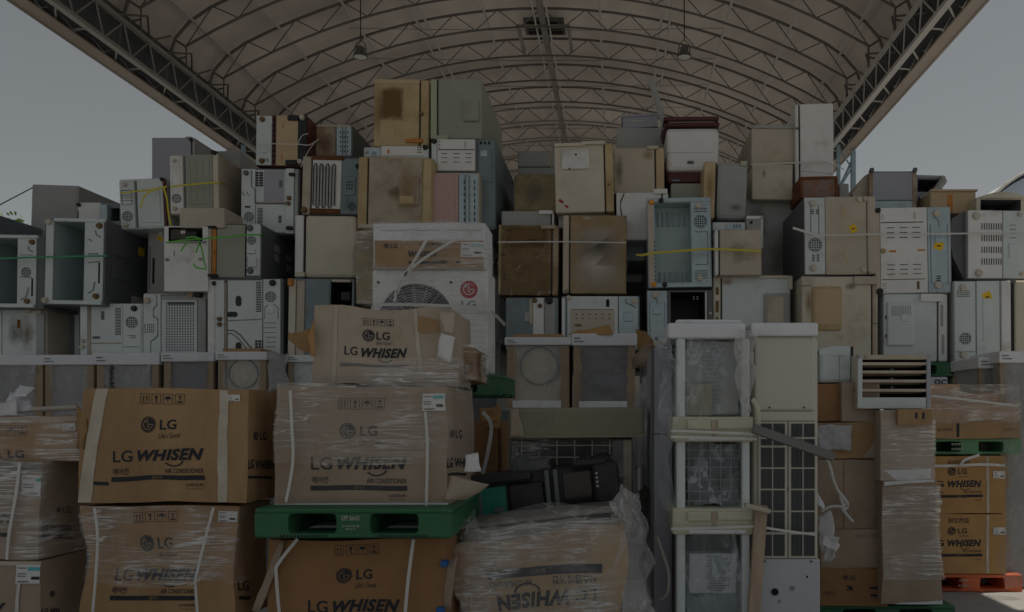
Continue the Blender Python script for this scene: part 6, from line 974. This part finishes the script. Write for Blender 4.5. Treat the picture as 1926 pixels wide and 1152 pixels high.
t = sheet('sloping_film', [P(1735, 795, 7.3), P(1916, 792, 7.3), P(1912, 764, 7.3), P(1735, 715, 7.34)], film('slope_film', .12, .9, (3, 3, 24), (.74, .68, .64), .16), None, .05, 4, 73, 24, th=0); tag(t, 'glinting film stretched down the slope of the long cartons', 'film')
pallet('dark green pallet under the pale blue and yellow sticker refrigerators at the right', (1700, 682, 1850, 708), 8.65, 1.0, M['pgreen'])
u = Unit('machine_case', 'small white machine case with cut-off dark lettering under the dark green pallet', 'machine', (1690, 709, 1783, 1065), 8.65, .5, M['cool']); p = Print(); p.text(1757, 714, 1781, 724, 'DC', .04, .2); p.mesh('lettering', [mat('navy_print', (.03, .05, .14), .6, .1)], lambda x, y, l: Vector((u.X(x), -.002, u.Z(y))), u.root)
u = Unit('machine_case', 'small grey green machine case right of the lettered white one', 'machine', (1793, 709, 1848, 1065), 8.65, .5, M['green']); u.panel(1805, 714, 1840, 750, M['dsteel'], .01)
t = sheet('clear_wrap', [P(1884, 1100, 7.25), P(1930, 1100, 7.1), P(1930, 700, 7.1), P(1878, 700, 7.4)], film('right_film', .2, .35, (6, 6, 3), (.5, .5, .48), .15), None, .1, 3, 75, 24, th=0); tag(t, 'loose clear film hanging down at the right frame edge', 'film')

# ---------------------------------------------------------------- straps across the wall
strap('yellow strap across the leftmost refrigerator under the lilac one', [(228, 364, 9.2), (258, 360, 9.2), (290, 357, 9.2), (314, 351, 9.22)], 3, M['strapy']); strap('loose yellow strap end curling down the leftmost strapped panel', [(305, 354, 9.17), (285, 360, 9.15), (271, 371, 9.15), (264, 392, 9.15)], 3, M['strapy']); strap('yellow strap drooping down the dark red door edge', [(308, 354, 9.15), (314, 375, 9.15), (317, 402, 9.15), (323, 430, 9.15)], 3.2, M['strapy'])
strap('yellow strap across the pale ribbed panel under the large lilac refrigerator', [(321, 352, 9.2), (365, 347, 9.2), (412, 344, 9.2), (432, 350, 9.7), (455, 360, 10.5)], 3.2, M['strapy'])
strap('dark green strap round the two open refrigerators at the left edge', [(-10, 487, 8.9), (85, 484, 8.88), (194, 482, 8.9), (205, 484, 9.05), (275, 503, 10.4), (310, 513, 10.6)], 3.2, M['strapg'])
strap('bright green strap tied round the machine bay and the rust-edged refrigerator', [(312, 457, 8.85), (350, 452, 8.82), (405, 448, 8.87), (460, 443, 8.87), (492, 443, 8.9), (515, 455, 9.7), (550, 478, 10.6)], 3.2, M['straplg'])
for i, q in enumerate(([(352, 455), (346, 464), (341, 473)], [(374, 453), (380, 470), (384, 492), (388, 505)], [(364, 496), (370, 504), (388, 507)], [(350, 448), (362, 446), (376, 449)], [(378, 456), (372, 466), (369, 476)])): strap('bright green strap end hanging below the machine bay, ' + ('short left one', 'long right one', 'curled lowest one', 'bow at the knot', 'short one by the long right one')[i], [(a, b, 8.8) for a, b in q], 2.8, M['straplg'], 'bright green strap ends')
strap('yellow strap across the ribbed open base and the square white door', [(1206, 482, 8.8), (1225, 477, 8.8), (1300, 471, 8.8), (1345, 469, 8.78), (1432, 473, 8.78)], 4, M['strapy']); strap('frayed yellow strap end left of the ribbed open base', [(1197, 480, 8.78), (1212, 480, 8.78), (1226, 477, 8.79)], 3, M['strapy'])
strap('thin white strap across the grimy brown and the water-marked refrigerator', [(937, 456, 9.0), (1048, 455, 9.02), (1178, 457, 9.02)], 2.2)
strap('long white strap across the yellow sticker refrigerators at the right', [(1512, 440, 8.66), (1560, 443, 8.66), (1646, 441, 8.66), (1790, 440, 8.66), (1930, 438, 8.66)], 3, M['strapw']); strap('stiff white strap end sticking out left of the slotted blue strip', [(1491, 429, 8.6), (1546, 446, 8.65)], 4.5, sm=False)
strap('white strap across the two plain ends and the tall pale cabinet', [(1412, 310, 9.6), (1494, 307, 9.6), (1540, 305, 9.6), (1568, 309, 9.58), (1588, 320, 10.2)], 2.6); strap('slanting white strap across the foot of the tall pale cabinet', [(1506, 322, 9.58), (1520, 312, 9.58), (1530, 306, 9.58)], 2.4)
strap('thin pale wires looped between the wood-panelled base and the rust-speckled one', [(482, 270, 9.5), (560, 272, 9.5), (582, 273, 9.5), (600, 262, 9.6)], 1.6); strap('thin pale wire bowed beside the dark red door edge', [(560, 272, 9.5), (568, 256, 9.5), (580, 252, 9.55)], 1.3); strap('thin pale wire hanging past the coil refrigerator', [(592, 268, 9.5), (580, 285, 9.4), (570, 305, 9.35), (566, 315, 9.3)], 1.3)
o = MB().tube([P(-20, 396, 10.4), P(62, 353, 10.4)], .008, 4).build('wire', M['wire']); tag(o, 'thin wire running down to the left from the outermost pale grey refrigerator', 'wire')
